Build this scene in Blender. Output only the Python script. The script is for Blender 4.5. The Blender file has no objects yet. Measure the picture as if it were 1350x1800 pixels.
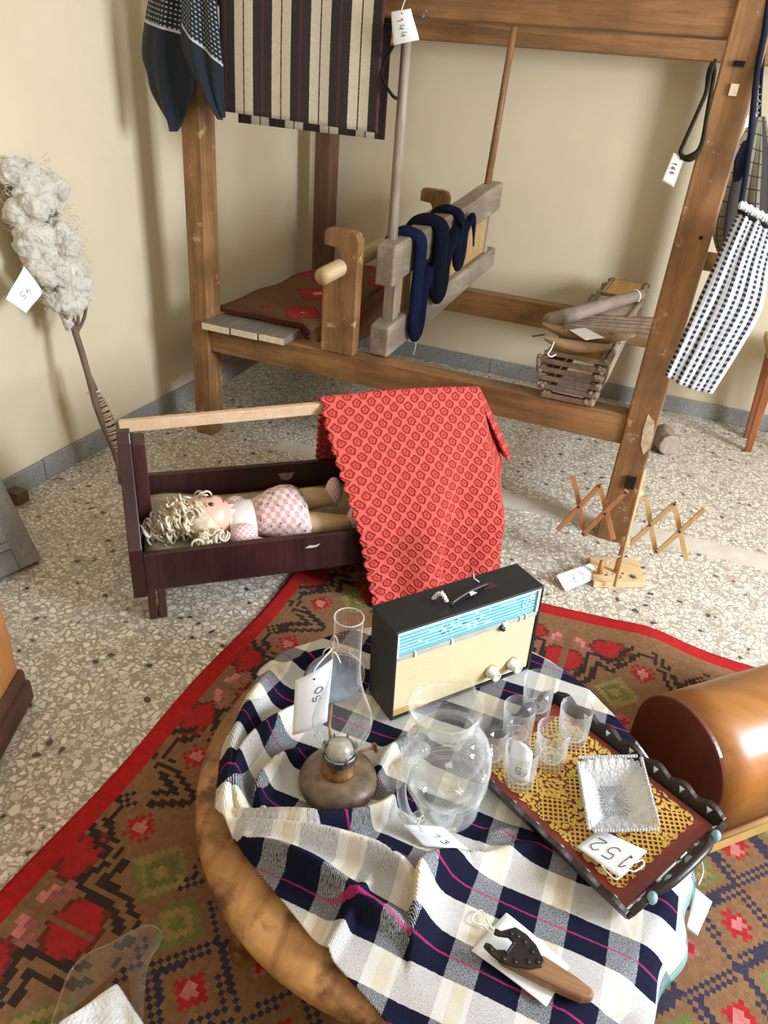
import bpy, bmesh, math, random
import numpy as np
from mathutils import Vector, Matrix
random.seed(7); np.random.seed(7)
S = bpy.context.scene
COL = S.collection

# ------------------------------------------------------------------ camera, light, exposure
FPX = 1269.0
RW = np.array([[0.9229, 0.2576, -0.2862], [0.3763, -0.4540, 0.8077], [0.0791, -0.8533, -0.5155]])
_u, _s, _v = np.linalg.svd(RW); RW = _u @ _v
CAM = np.array([0.0, 0.0, 1.5])
cd = bpy.data.cameras.new('camera'); cam = bpy.data.objects.new('camera', cd); COL.objects.link(cam)
cd.sensor_fit = 'VERTICAL'; cd.sensor_height = 24.0; cd.sensor_width = 18.0; cd.lens = FPX / 1800 * 24
cd.clip_start = 0.02
m = Matrix.Identity(4)
for i in range(3):
    m[i][0] = RW[i, 0]; m[i][1] = -RW[i, 1]; m[i][2] = -RW[i, 2]; m[i][3] = CAM[i]
cam.matrix_world = m
S.camera = cam
W = bpy.data.worlds.new('world'); S.world = W; W.use_nodes = True
bg = W.node_tree.nodes['Background']; bg.inputs[0].default_value = (1.0, 0.81, 0.55, 1); bg.inputs[1].default_value = 0.66
def window_light(name, loc, target, sx, sy, power, col):
    l = bpy.data.lights.new(name, 'AREA'); l.shape = 'RECTANGLE'; l.size = sx; l.size_y = sy; l.energy = power; l.color = col
    o = bpy.data.objects.new(name, l); COL.objects.link(o); o.location = loc
    d = Vector(target) - Vector(loc); o.rotation_euler = d.to_track_quat('-Z', 'Y').to_euler(); return o
window_light('window_daylight_side', (3.1, 1.5, 1.8), (-0.3, 1.55, 0.3), 1.1, 1.4, 275, (0.775, 0.87, 1.0))
window_light('window_daylight_behind', (1.3, -2.6, 2.0), (-0.3, 2.0, 0.6), 1.4, 1.3, 14, (0.92, 0.96, 1.0))
S.view_settings.view_transform = 'Standard'; S.view_settings.look = 'None'
S.view_settings.gamma = 1.0; S.view_settings.use_curve_mapping = False
S.view_settings.exposure = 0.12
if hasattr(S, 'cycles'):
    S.cycles.use_denoising = True
    S.cycles.max_bounces = 10; S.cycles.transparent_max_bounces = 24

# ------------------------------------------------------------------ survey helpers: a sight line met with a real plane
def ray(px, py): return RW @ np.array([px - 675.0, py - 900.0, FPX])
def AZ(px, py, z): r = ray(px, py); return CAM + r * ((z - CAM[2]) / r[2])
def AY(px, py, y): r = ray(px, py); return CAM + r * (y / r[1])
def AX(px, py, x): r = ray(px, py); return CAM + r * (x / r[0])
def APL(px, py, p0, n): r = ray(px, py); return CAM + r * (((np.asarray(p0) - CAM) @ n) / (r @ n))

# ------------------------------------------------------------------ mesh helpers
V3 = lambda *a: np.array(a[0] if len(a) == 1 else a, float)
def unit(a): a = np.asarray(a, float); return a / (np.linalg.norm(a) + 1e-12)
def catmull(pts, n=6, closed=False):
    P = [np.asarray(p, float) for p in pts]; L = len(P); out = []
    rng = range(L) if closed else range(L - 1)
    for i in rng:
        p0 = P[(i - 1) % L] if closed or i > 0 else P[0]; p1 = P[i]; p2 = P[(i + 1) % L]
        p3 = P[(i + 2) % L] if closed or i + 2 < L else P[-1]
        for k in range(n):
            t = k / n
            out.append(.5 * ((2 * p1) + (-p0 + p2) * t + (2 * p0 - 5 * p1 + 4 * p2 - p3) * t * t + (-p0 + 3 * p1 - 3 * p2 + p3) * t ** 3))
    if not closed: out.append(P[-1])
    return out
class MB:
    def __init__(s): s.v = []; s.f = []; s.uv = {}
    def add(s, vs, fs, uvs=None):
        b = len(s.v); s.v += [tuple(map(float, p)) for p in vs]
        for f in fs: s.f.append(tuple(b + i for i in f))
        if uvs is not None:
            for i, u in enumerate(uvs): s.uv[b + i] = u
        return s
    def hexa(s, P):     # 8 points: bottom ring 0-3, top ring 4-7
        return s.add(P, [(0, 3, 2, 1), (4, 5, 6, 7), (0, 1, 5, 4), (1, 2, 6, 5), (2, 3, 7, 6), (3, 0, 4, 7)])
    def box(s, lo, hi):
        x0, y0, z0 = lo; x1, y1, z1 = hi
        return s.hexa([(x0, y0, z0), (x1, y0, z0), (x1, y1, z0), (x0, y1, z0), (x0, y0, z1), (x1, y0, z1), (x1, y1, z1), (x0, y1, z1)])
    def obox(s, o, ex, ey, ez, lo, hi):
        o, ex, ey, ez = map(V3, (o, ex, ey, ez)); P = []
        for z in (lo[2], hi[2]):
            for x, y in ((lo[0], lo[1]), (hi[0], lo[1]), (hi[0], hi[1]), (lo[0], hi[1])): P.append(o + ex * x + ey * y + ez * z)
        return s.hexa(P)
    def beam(s, a, b, w, h, up=(0, 0, 1), w1=None, h1=None):
        a, b = V3(a), V3(b); d = unit(b - a); sd = unit(np.cross(d, V3(up))); u = np.cross(sd, d)
        w1 = w if w1 is None else w1; h1 = h if h1 is None else h1
        def ring(p, w, h): return [p - sd * w / 2 - u * h / 2, p + sd * w / 2 - u * h / 2, p + sd * w / 2 + u * h / 2, p - sd * w / 2 + u * h / 2]
        A = ring(a, w, h); B = ring(b, w1, h1)
        return s.add(A + B, [(0, 1, 2, 3)[::-1], (4, 5, 6, 7), (0, 1, 5, 4), (1, 2, 6, 5), (2, 3, 7, 6), (3, 0, 4, 7)])
    def tube(s, pts, r, n=8, closed=False, cap=True):
        P = [np.asarray(p, float) for p in pts]; L = len(P)
        R = [r] * L if np.isscalar(r) else list(r)
        T = [unit(P[(i + 1) % L] - P[i - 1]) if closed else unit(P[min(i + 1, L - 1)] - P[max(i - 1, 0)]) for i in range(L)]
        ref = V3(0, 0, 1) if abs(T[0][2]) < .9 else V3(1, 0, 0)
        nrm = unit(np.cross(T[0], ref)); vs = []; fs = []
        for i in range(L):
            nrm = unit(nrm - T[i] * (nrm @ T[i])); bn = np.cross(T[i], nrm)
            for k in range(n):
                a = 2 * math.pi * k / n; vs.append(P[i] + (nrm * math.cos(a) + bn * math.sin(a)) * R[i])
        for i in range(L if closed else L - 1):
            j = (i + 1) % L
            for k in range(n): fs.append((i * n + k, i * n + (k + 1) % n, j * n + (k + 1) % n, j * n + k))
        if cap and not closed: fs.append(tuple(range(n))[::-1]); fs.append(tuple((L - 1) * n + k for k in range(n)))
        return s.add(vs, fs)
    def cyl(s, a, b, r0, r1=None, n=20): return s.tube([a, b], [r0, r0 if r1 is None else r1], n)
    def lathe(s, prof, c=(0, 0, 0), n=32, ax=(0, 0, 1), rf=None):
        az = unit(ax); ref = V3(1, 0, 0) if abs(az[0]) < .9 else V3(0, 1, 0)
        ey = unit(np.cross(az, ref)); ex = np.cross(ey, az); c = V3(c); vs = []; fs = []
        for j, (r, z) in enumerate(prof):
            for k in range(n):
                a = 2 * math.pi * k / n; rr = max(r, 1e-5) * (rf(a, z) if rf else 1)
                vs.append(c + ex * (rr * math.cos(a)) + ey * (rr * math.sin(a)) + az * z)
        for j in range(len(prof) - 1):
            for k in range(n): fs.append((j * n + k, j * n + (k + 1) % n, (j + 1) * n + (k + 1) % n, (j + 1) * n + k))
        return s.add(vs, fs)
    def grid(s, G, wrap=False, uv=None):
        G = np.asarray(G, float); a, b = G.shape[:2]; fs = []
        for i in range(a - 1):
            for j in range(b if wrap else b - 1):
                k = (j + 1) % b; fs.append((i * b + j, i * b + k, (i + 1) * b + k, (i + 1) * b + j))
        return s.add(G.reshape(-1, 3), fs, None if uv is None else [tuple(u) for u in np.asarray(uv, float).reshape(-1, 2)])
    def prism(s, pts, o, ex, ey, ez, t0, t1):
        o, ex, ey, ez = map(V3, (o, ex, ey, ez)); n = len(pts)
        A = [o + ex * x + ey * y + ez * t0 for x, y in pts]; B = [o + ex * x + ey * y + ez * t1 for x, y in pts]
        return s.add(A + B, [tuple(range(n))[::-1], tuple(range(n, 2 * n))] + [(i, (i + 1) % n, n + (i + 1) % n, n + i) for i in range(n)])
    def ball(s, c, r, n=12, sc=(1, 1, 1), noise=0.0):
        c = V3(c); m_ = n // 2; vs = []; fs = []
        for i in range(m_ + 1):
            th = math.pi * i / m_
            for k in range(n):
                ph = 2 * math.pi * k / n; q = r * (1 + random.uniform(-noise, noise))
                vs.append(c + V3(math.sin(th) * math.cos(ph) * sc[0], math.sin(th) * math.sin(ph) * sc[1], math.cos(th) * sc[2]) * q)
        for i in range(m_):
            for k in range(n): fs.append((i * n + k, (i + 1) * n + k, (i + 1) * n + (k + 1) % n, i * n + (k + 1) % n))
        return s.add(vs, fs)
    def build(s, name, mat, parent=None, smooth=False, bevel=0.0, solid=0.0, weld=False, sub=0, autos=None):
        me = bpy.data.meshes.new(name); me.from_pydata(s.v, [], s.f)
        if s.uv:
            ul = me.uv_layers.new(name='UVMap')
            li = np.zeros(len(me.loops), np.int32); me.loops.foreach_get('vertex_index', li)
            arr = np.zeros((len(s.v), 2)); 
            for k, u in s.uv.items(): arr[k] = u
            ul.data.foreach_set('uv', arr[li].astype(np.float32).ravel())
        bm = bmesh.new(); bm.from_mesh(me)
        if weld: bmesh.ops.remove_doubles(bm, verts=bm.verts, dist=1e-5)
        bmesh.ops.recalc_face_normals(bm, faces=bm.faces); bm.to_mesh(me); bm.free()
        if smooth: me.shade_smooth()
        if mat: me.materials.append(mat)
        o = bpy.data.objects.new(name, me); COL.objects.link(o)
        if solid:
            md = o.modifiers.new('thickness', 'SOLIDIFY'); md.thickness = solid; md.offset = 0
        if bevel:
            md = o.modifiers.new('edge', 'BEVEL'); md.width = bevel; md.segments = 2; md.limit_method = 'ANGLE'
        if sub:
            md = o.modifiers.new('smooth', 'SUBSURF'); md.levels = sub; md.render_levels = sub
        if parent is not None: attach(o, parent)
        return o
def attach(o, parent):
    o.parent = parent
    if parent.type == 'EMPTY' and parent.get('_w', 0): o.matrix_parent_inverse = Matrix.Translation(parent.location).inverted()
def tagp(o, label, cat, group=None):
    o['label'] = label; o['category'] = cat
    if group: o['group'] = group
    return o
WORLD_EMPTIES = []
def thing(name, label, cat, loc, group=None, world=True):
    o = bpy.data.objects.new(name, None); COL.objects.link(o); o.location = Vector(tuple(map(float, loc))); o.empty_display_size = .05
    if world: o['_w'] = 1; WORLD_EMPTIES.append(o)
    return tagp(o, label, cat, group)
def struct(o): o['kind'] = 'structure'; return o

# ------------------------------------------------------------------ material helpers
def nmat(name):
    m_ = bpy.data.materials.new(name); m_.use_nodes = True; nt = m_.node_tree; return m_, nt, nt.nodes['Principled BSDF']
def N(nt, t, **kw):
    n = nt.nodes.new(t)
    for k, v in kw.items(): setattr(n, k, v)
    return n
def L(nt, a, b): nt.links.new(a, b)
def val(nt, x):
    n = N(nt, 'ShaderNodeValue'); n.outputs[0].default_value = x; return n.outputs[0]
def MATH(nt, op, a, b=None, c=None):
    n = N(nt, 'ShaderNodeMath', operation=op)
    for i, x in enumerate((a, b, c)):
        if x is None: continue
        if isinstance(x, (int, float)): n.inputs[i].default_value = x
        else: L(nt, x, n.inputs[i])
    return n.outputs[0]
def MIX(nt, f, a, b, mode='MIX'):
    n = N(nt, 'ShaderNodeMix', data_type='RGBA', blend_type=mode)
    for s_, x in (('Factor', f), ('A', a), ('B', b)):
        i = [q for q in n.inputs if q.name == s_ and (q.type == ('VALUE' if s_ == 'Factor' else 'RGBA'))][0]
        if isinstance(x, (int, float)): i.default_value = x
        elif isinstance(x, tuple): i.default_value = (*x, 1) if len(x) == 3 else x
        else: L(nt, x, i)
    return [q for q in n.outputs if q.type == 'RGBA'][0]
def coords(nt, kind='Object', scale=(1, 1, 1), rot=(0, 0, 0)):
    tc = N(nt, 'ShaderNodeTexCoord'); mp = N(nt, 'ShaderNodeMapping'); L(nt, tc.outputs[kind], mp.inputs[0])
    mp.inputs['Scale'].default_value = scale; mp.inputs['Rotation'].default_value = rot; return mp.outputs[0]
def noise(nt, vec, scale, detail=4, rough=.55, dist=0):
    n = N(nt, 'ShaderNodeTexNoise'); L(nt, vec, n.inputs['Vector']); n.inputs['Scale'].default_value = scale
    n.inputs['Detail'].default_value = detail; n.inputs['Roughness'].default_value = rough; n.inputs['Distortion'].default_value = dist; return n.outputs[0]
def ramp(nt, fac, stops, interp='LINEAR'):
    n = N(nt, 'ShaderNodeValToRGB'); n.color_ramp.interpolation = interp; e = n.color_ramp.elements
    while len(e) > 1: e.remove(e[-1])
    e[0].position = stops[0][0]; e[0].color = (*stops[0][1], 1)
    for p, c in stops[1:]:
        q = e.new(p); q.color = (*c, 1)
    L(nt, fac, n.inputs[0]); return n.outputs[0]
def bump(nt, bs, h, strength=.3, dist=.01):
    b = N(nt, 'ShaderNodeBump'); b.inputs['Strength'].default_value = strength; b.inputs['Distance'].default_value = dist
    L(nt, h, b.inputs['Height']); L(nt, b.outputs[0], bs.inputs['Normal'])
def plain(name, c, rough=.6, var=.12, scale=25, bstr=.0, bscale=120, metal=0, stretch=(1, 1, 1), bd=.002, spec=.5, sheen=0):
    m_, nt, bs = nmat(name); vec = coords(nt, 'Object', stretch); n1 = noise(nt, vec, scale)
    lo = tuple(x * (1 - var) for x in c); hi = tuple(min(1, x * (1 + var)) for x in c)
    L(nt, ramp(nt, n1, [(.3, lo), (.7, hi)]), bs.inputs['Base Color'])
    bs.inputs['Roughness'].default_value = rough; bs.inputs['Metallic'].default_value = metal; bs.inputs['Specular IOR Level'].default_value = spec
    if rough >= .85: bs.inputs['Specular IOR Level'].default_value = .12
    if sheen: bs.inputs['Sheen Weight'].default_value = sheen
    if bstr: bump(nt, bs, noise(nt, vec, bscale), bstr, bd)
    return m_
def wood(name, dark, light, axis='z', scale=9.0, rough=.55, bstr=.25, worn=None, coat=0, cr_=.15):
    m_, nt, bs = nmat(name); st = {'x': (.07, 1, 1), 'y': (1, .07, 1), 'z': (1, 1, .07)}[axis]
    vec = coords(nt, 'Object', st); n1 = noise(nt, vec, scale, 7, .6, 1.2); n2 = noise(nt, vec, scale * 9, 3, .7)
    v3 = coords(nt, 'Object'); n3 = noise(nt, v3, 5, 3)
    c = ramp(nt, n1, [(.28, dark), (.5, tuple((a + b) / 2 for a, b in zip(dark, light))), (.72, light)])
    c = MIX(nt, MATH(nt, 'MULTIPLY', ramp(nt, n2, [(.45, (0, 0, 0)), (.75, (1, 1, 1))]), .45), c, tuple(x * .45 for x in dark))
    c = MIX(nt, MATH(nt, 'MULTIPLY', ramp(nt, n3, [(.42, (0, 0, 0)), (.68, (1, 1, 1))]), .65), c, tuple(x * .9 for x in dark))
    if worn: 
        n4 = noise(nt, v3, 14, 6, .7); c = MIX(nt, ramp(nt, n4, [(.60, (0, 0, 0)), (.66, (1, 1, 1))]), c, worn)
    L(nt, c, bs.inputs['Base Color']); bs.inputs['Roughness'].default_value = rough
    if coat: bs.inputs['Coat Weight'].default_value = coat; bs.inputs['Coat Roughness'].default_value = cr_
    bump(nt, bs, MATH(nt, 'ADD', n1, MATH(nt, 'MULTIPLY', n2, .5)), bstr, .004)
    return m_
def thin_glass(name, tint=(.97, .985, .98), haze=.03, hazec=(.85, .88, .9), rough=.02, rim=1.0):
    m_, nt, bs = nmat(name); nt.nodes.remove(bs); out = [n for n in nt.nodes if n.type == 'OUTPUT_MATERIAL'][0]
    tr = N(nt, 'ShaderNodeBsdfTransparent'); tr.inputs[0].default_value = (*tint, 1)
    df = N(nt, 'ShaderNodeBsdfDiffuse'); df.inputs[0].default_value = (*hazec, 1)
    gl = N(nt, 'ShaderNodeBsdfGlossy'); gl.inputs[0].default_value = (1, 1, 1, 1); gl.inputs['Roughness'].default_value = rough
    lw = N(nt, 'ShaderNodeLayerWeight'); lw.inputs[0].default_value = .35
    lw.inputs[0].default_value = .5; hz = MATH(nt, 'MINIMUM', MATH(nt, 'ADD', MATH(nt, 'MULTIPLY', MATH(nt, 'POWER', lw.outputs['Facing'], 6.0), .6 * rim), haze), .85)
    vec = coords(nt, 'Object'); hz = MATH(nt, 'MULTIPLY', hz, MATH(nt, 'ADD', .6, MATH(nt, 'MULTIPLY', noise(nt, vec, 30), .8)))
    m1 = N(nt, 'ShaderNodeMixShader'); L(nt, hz, m1.inputs[0]); L(nt, tr.outputs[0], m1.inputs[1]); L(nt, df.outputs[0], m1.inputs[2])
    m2 = N(nt, 'ShaderNodeMixShader'); lf = N(nt, 'ShaderNodeLayerWeight'); lf.inputs[0].default_value = .5; L(nt, MATH(nt, 'MINIMUM', MATH(nt, 'ADD', .055, MATH(nt, 'MULTIPLY', MATH(nt, 'POWER', lf.outputs['Facing'], 4.0), .75)), .8), m2.inputs[0]); L(nt, m1.outputs[0], m2.inputs[1]); L(nt, gl.outputs[0], m2.inputs[2])
    L(nt, m2.outputs[0], out.inputs['Surface']); return m_

# ------------------------------------------------------------------ materials
def terrazzo(name, chip, matrix, dark, scale=46, rough=.33):
    m_, nt, bs = nmat(name); vec = coords(nt, 'Object', (1, 1, 1))
    wn = N(nt, 'ShaderNodeTexNoise'); L(nt, vec, wn.inputs['Vector']); wn.inputs['Scale'].default_value = 30
    vv = N(nt, 'ShaderNodeVectorMath', operation='MULTIPLY_ADD'); L(nt, wn.outputs['Color'], vv.inputs[0]); vv.inputs[1].default_value = (.014, .014, .0); L(nt, vec, vv.inputs[2])
    def layer(sc, rnd):
        a = N(nt, 'ShaderNodeTexVoronoi', feature='F1'); b = N(nt, 'ShaderNodeTexVoronoi', feature='DISTANCE_TO_EDGE')
        for q in (a, b): L(nt, vv.outputs[0], q.inputs['Vector']); q.inputs['Scale'].default_value = sc; q.inputs['Randomness'].default_value = rnd
        sp = N(nt, 'ShaderNodeSeparateColor'); L(nt, a.outputs['Color'], sp.inputs[0])
        return sp.outputs[0], sp.outputs[1], b.outputs['Distance']
    r1, g1, d1 = layer(scale, 1.0); r2, g2, d2 = layer(scale * 2.3, 1.0)
    cc = ramp(nt, g1, [(0, tuple(x * .72 for x in chip)), (.35, tuple(x * .9 for x in chip)), (1, tuple(min(1, x * 1.12) for x in chip))])
    small = MIX(nt, MATH(nt, 'MULTIPLY', MATH(nt, 'GREATER_THAN', d2, .10), MATH(nt, 'GREATER_THAN', r2, .45)), matrix, MIX(nt, g2, tuple(x * .62 for x in chip), tuple(x * .9 for x in chip)))
    th = MATH(nt, 'ADD', .09, MATH(nt, 'MULTIPLY', g1, .10))
    big = MATH(nt, 'MULTIPLY', MATH(nt, 'GREATER_THAN', d1, th), MATH(nt, 'GREATER_THAN', r1, .22))
    c = MIX(nt, big, small, cc)
    dk = MATH(nt, 'MULTIPLY', MATH(nt, 'GREATER_THAN', d1, .16), MATH(nt, 'LESS_THAN', r1, .035))
    c = MIX(nt, dk, c, dark)
    L(nt, MIX(nt, MATH(nt, 'MULTIPLY', noise(nt, vec, 2.2, 3), .25), c, tuple(x * .8 for x in matrix)), bs.inputs['Base Color'])
    bs.inputs['Roughness'].default_value = rough
    return m_
M_floor = terrazzo('terrazzo', (.86, .78, .64), (.36, .305, .23), (.03, .03, .035), 50)
M_base = terrazzo('terrazzo_skirting', (.34, .33, .30), (.24, .235, .215), (.07, .07, .07), 120, .5)
M_wall = plain('cream_wall_paint', (.635, .54, .37), .85, .035, 3, .12, 60, bd=.004)
M_marble = plain('pale_stone_strip', (.55, .49, .40), .4, .12, 12)
LW = ((.12, .052, .018), (.40, .195, .066))
M_wx = wood('loom_wood_x', *LW, 'x'); M_wy = wood('loom_wood_y', *LW, 'y'); M_wz = wood('loom_wood_z', *LW, 'z', worn=(.45, .30, .16))
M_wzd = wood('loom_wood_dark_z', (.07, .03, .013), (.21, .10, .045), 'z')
M_gx = wood('weathered_wood_y', (.17, .125, .085), (.42, .34, .25), 'y', 12); M_gz = wood('weathered_wood_z', (.20, .15, .10), (.48, .39, .29), 'z', 14)
M_plank = wood('grey_plank', (.10, .085, .07), (.27, .235, .19), 'y', 14); M_cut = plain('sawn_end', (.72, .60, .40), .8, .15, 60)
M_pine = wood('pale_pine', (.62, .42, .22), (.78, .58, .34), 'x', 12, .5, .1)
M_dark = wood('stained_cradle_wood', (.020, .008, .008), (.075, .022, .020), 'z', 7, .33, .15)
M_black = plain('black_yarn', (.012, .010, .010), .9, .3, 80)
M_white = plain('white_string', (.75, .72, .66), .9, .1, 200)
M_paper = plain('white_paper', (.86, .88, .90), .7, .03, 20)
M_ink = plain('dark_ink', (.03, .03, .04), .6, .1); M_inkf = plain('faded_ink', (.30, .33, .38), .6, .1)
M_steel = plain('dull_steel', (.35, .35, .36), .35, .2, 60, metal=1)

# ------------------------------------------------------------------ room shell
XL, YB = -2.134, 4.198
b = MB().add([(XL - .2, -3, 0), (4, -3, 0), (4, YB + .2, 0), (XL - .2, YB + .2, 0)], [(0, 1, 2, 3)])
o = struct(MB().box((XL - .1, -3, -.05), (4, YB + .1, 0)).build('floor', M_floor))
o['label'] = 'speckled terrazzo floor with pale chips in grey brown'
o = struct(MB().box((XL - .1, -1.5, 0), (XL, YB + .1, 2.9)).build('wall_left', M_wall)); o['label'] = 'cream painted wall behind the wool distaff'
o = struct(MB().box((XL, YB, 0), (4, YB + .1, 2.9)).build('wall_back', M_wall)); o['label'] = 'cream painted wall behind the loom'
o = struct(MB().box((XL - .1, -3, 2.9), (4, YB + .1, 3.0)).build('ceiling', plain('white_ceiling', (.80, .76, .68), .9, .03, 3))); o['label'] = 'plain pale ceiling above the loom'
o = struct(MB().box((XL - .1, -3.1, 0), (4, -3.0, 2.9)).build('wall_front', M_wall)); o['label'] = 'cream painted wall facing the loom'
def baseboard(name, a, b_, nrm, cuts, label):
    e = bpy.data.objects.new(name, None); COL.objects.link(e); e.location = tuple(a); e['_w'] = 1; struct(e); e['label'] = label
    a, b_ = V3(a), V3(b_); d = unit(b_ - a); Lh = np.linalg.norm(b_ - a); cs = [0] + cuts + [Lh]
    for i in range(len(cs) - 1):
        p, q = a + d * (cs[i] + .0015), a + d * (cs[i + 1] - .0015); h = .092 + random.uniform(-.003, .003)
        MB().obox(p, d, V3(nrm), (0, 0, 1), (0, 0, 0), (np.linalg.norm(q - p), .014, h)).build('skirting_slab', M_base, e, bevel=.003)
baseboard('baseboard_left', (XL, -1, 0), (XL, YB, 0), (1, 0, 0), [.5, 1.3, 2.1, 2.9, 3.75, 4.5], 'grey stone skirting along the left wall')
baseboard('baseboard_back', (XL + .015, YB, 0), (3.5, YB, 0), (0, -1, 0), [.4, 1.23, 1.75, 2.24, 3.05, 3.85, 4.6], 'grey stone skirting along the back wall')
e = bpy.data.objects.new('trim_1', None); COL.objects.link(e); e.location = (-1, 2.7, 0); e['_w'] = 1; struct(e); e['label'] = 'pale stone strip set across the terrazzo floor'
for x0, x1 in ((-1.5, -.62), (-.616, .145), (.149, 1.0), (1.004, 2.2)):
    MB().hexa([(x0, 2.66 + .035 * x0, 0), (x1, 2.66 + .035 * x1, 0), (x1, 2.775 + .035 * x1, 0), (x0, 2.775 + .035 * x0, 0), (x0, 2.66 + .035 * x0, .003), (x1, 2.66 + .035 * x1, .003), (x1, 2.775 + .035 * x1, .003), (x0, 2.775 + .035 * x0, .003)]).build('strip_slab', M_marble, e)

# ------------------------------------------------------------------ loom
loom = thing('weaving_loom', 'tall brown timber weaving loom with four posts and plank bench', 'loom', (-.9, 3.3, 0))
def post(b0, t0, wx, wy, mat, name='post'):
    MB().beam(b0, t0, wx, wy, up=(0, 1, 0)).build(name, mat, loom, bevel=.006)
post((-1.84, 2.635, 0), (-1.82, 2.635, 1.95), .085, .105, M_wz)
post((.035, 2.64, 0), (.02, 2.64, 1.95), .108, .10, M_wz)
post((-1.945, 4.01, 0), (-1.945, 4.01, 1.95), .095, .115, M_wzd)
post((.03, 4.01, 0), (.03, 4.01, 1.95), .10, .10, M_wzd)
MB().box((.06, 2.612, .98), (.064, 2.62, 1.0)).build('bored_hole', M_black, loom)
MB().box((-1.797, 2.60, .405), (-.02, 2.685, .52)).build('side_rail', M_wx, loom, bevel=.006)
MB().box((-1.90, 3.945, .395), (-.02, 4.03, .525)).build('side_rail', M_wx, loom, bevel=.006)
MB().box((-2.0, 2.60, 1.665), (.35, 2.70, 1.81)).build('top_beam', M_wx, loom, bevel=.006)
MB().box((-2.02, 3.96, 1.665), (.30, 4.06, 1.81)).build('top_beam', M_wx, loom, bevel=.006)
MB().beam((-1.83, 2.68, .265), (-1.93, 3.96, .265), .06, .11).build('lower_stretcher', M_plank, loom, bevel=.004)
MB().beam((.03, 2.69, .30), (.03, 3.96, .30), .06, .11).build('lower_stretcher', M_wy, loom, bevel=.004)
MB().beam((-1.03, 2.55, 1.85), (-.93, 4.1, 1.85), .06, .06).build('hanger_bar', M_wy, loom, bevel=.004)
# mortises and pegs on the nearer right post
for (px, py, w, h) in ((1299, 112, .030, .014), (1290, 158, .022, .030)):
    p = AY(px, py, 2.587); MB().box(p - V3(w / 2, .004, h / 2), p + V3(w / 2, .004, h / 2)).build('mortise', M_black if h < .02 else M_cut, loom)
p = AY(1108, 848, 2.585); MB().box(p - V3(.018, .004, .024), p + V3(.018, .004, .024)).build('mortise', plain('shadow_hole', (.02, .015, .01), .9), loom)
p = AY(1232, 418, 2.587); MB().ball(p, .006, 10).build('nail_hole', M_black, loom)
gp = [AY(x, y, 2.5885) for x, y in ((1139, 728), (1150, 742), (1149, 765), (1142, 788), (1131, 800), (1126, 782), (1131, 752))]
MB().add(gp + [g_ + V3(0, .004, 0) for g_ in gp], [tuple(range(7)), tuple(range(7, 14))] + [(i, (i + 1) % 7, 7 + (i + 1) % 7, 7 + i) for i in range(7)]).build('pale_gouge', plain('bare_gouged_wood', (.50, .38, .24), .8, .3, 50), loom)
MB().tube(catmull([AY(728, 29, 2.60), AY(738, 28, 2.595), AY(742, 32, 2.59), AY(745, 27, 2.59), AY(741, 22, 2.592), AY(738, 28, 2.595), AY(750, 18, 2.599)], 5), .0016, 6).build('wire_hook', M_steel, loom, smooth=True)
# bench planks
xs = [-1.79, -1.652, -1.522, -1.40]
for i in range(3):
    q = MB().box((xs[i] + .002, 2.535 + .006 * i, .521), (xs[i + 1] - .002, 3.99, .552)).build('bench_plank', M_plank, loom, bevel=.003)
    MB().box((xs[i] + .004, 2.533 + .006 * i, .524), (xs[i + 1] - .004, 2.5355 + .006 * i, .550)).build('sawn_end', M_cut, q)
# cloth beam brackets with hooked tops
def bracket(x, y, z0, w, h, flip=1):
    pts = [(-w / 2, 0), (w / 2, 0), (w / 2, h * .93), (w * .40, h * .985), (w * .2, h), (-w * .42, h), (-w * .5, h * .97), (-w * .5, h * .87), (-w * .12, h * .86), (-w * .05, h * .82), (-w * .04, h * .76), (-w * .32, h * .70), (-w * .5, h * .62)]
    pts = [(a * flip, c) for a, c in pts]
    MB().prism(pts, (x, y, z0), (1, 0, 0), (0, 0, 1), (0, 1, 0), 0, .055).build('beam_bracket', M_wz, loom, bevel=.004)
bracket(-1.185, 2.592, .521, .145, .475); bracket(-1.27, 3.925, .526, .155, .485)
MB().tube([(-1.185, 2.44, .855), (-1.20, 3.1, .87), (-1.25, 4.0, .895)], [.031, .034, .036], 20).build('cloth_beam', wood('beam_wood', (.42, .27, .13), (.60, .42, .23), 'y', 10), loom, smooth=True)
MB().cyl((.06, 3.2, .98), (.30, 3.2, .98), .035, n=18).build('side_peg', M_wy, loom, smooth=True)
# sawn log by the right post
MB().tube(catmull([(.16, 3.70, .055), (.17, 3.62, .055), (.20, 3.55, .055)], 4), [.055] * 9, 9).build('wood_block', M_gz, None, smooth=False, bevel=.008)
tagp(bpy.data.objects['wood_block'], 'short rough wooden stump lying on the floor behind the right loom post', 'wood block')

# kilim over the bench
def kilim_small(name):
    m_, nt, bs = nmat(name); vec = coords(nt, 'Object', (1, 1, 1)); n1 = noise(nt, vec, 7, 2)
    mp = coords(nt, 'Object', (4, 3.2, 4)); vo = N(nt, 'ShaderNodeTexVoronoi', distance='MANHATTAN'); L(nt, mp, vo.inputs['Vector']); vo.inputs['Scale'].default_value = 1.0; vo.inputs['Randomness'].default_value = .75
    c = ramp(nt, vo.outputs['Distance'], [(0, (.55, .30, .28)), (.12, (.36, .02, .025)), (.42, (.20, .02, .035)), (.5, (.15, .075, .035)), (1, (.17, .085, .04))], 'CONSTANT')
    c = MIX(nt, MATH(nt, 'MULTIPLY', noise(nt, vec, 240, 2), .4), c, (.09, .045, .02)); L(nt, c, bs.inputs['Base Color']); bs.inputs['Roughness'].default_value = .95; bs.inputs['Specular IOR Level'].default_value = .1
    bump(nt, bs, noise(nt, vec, 400), .3, .002); return m_
M_kb = kilim_small('bench_kilim')
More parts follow.
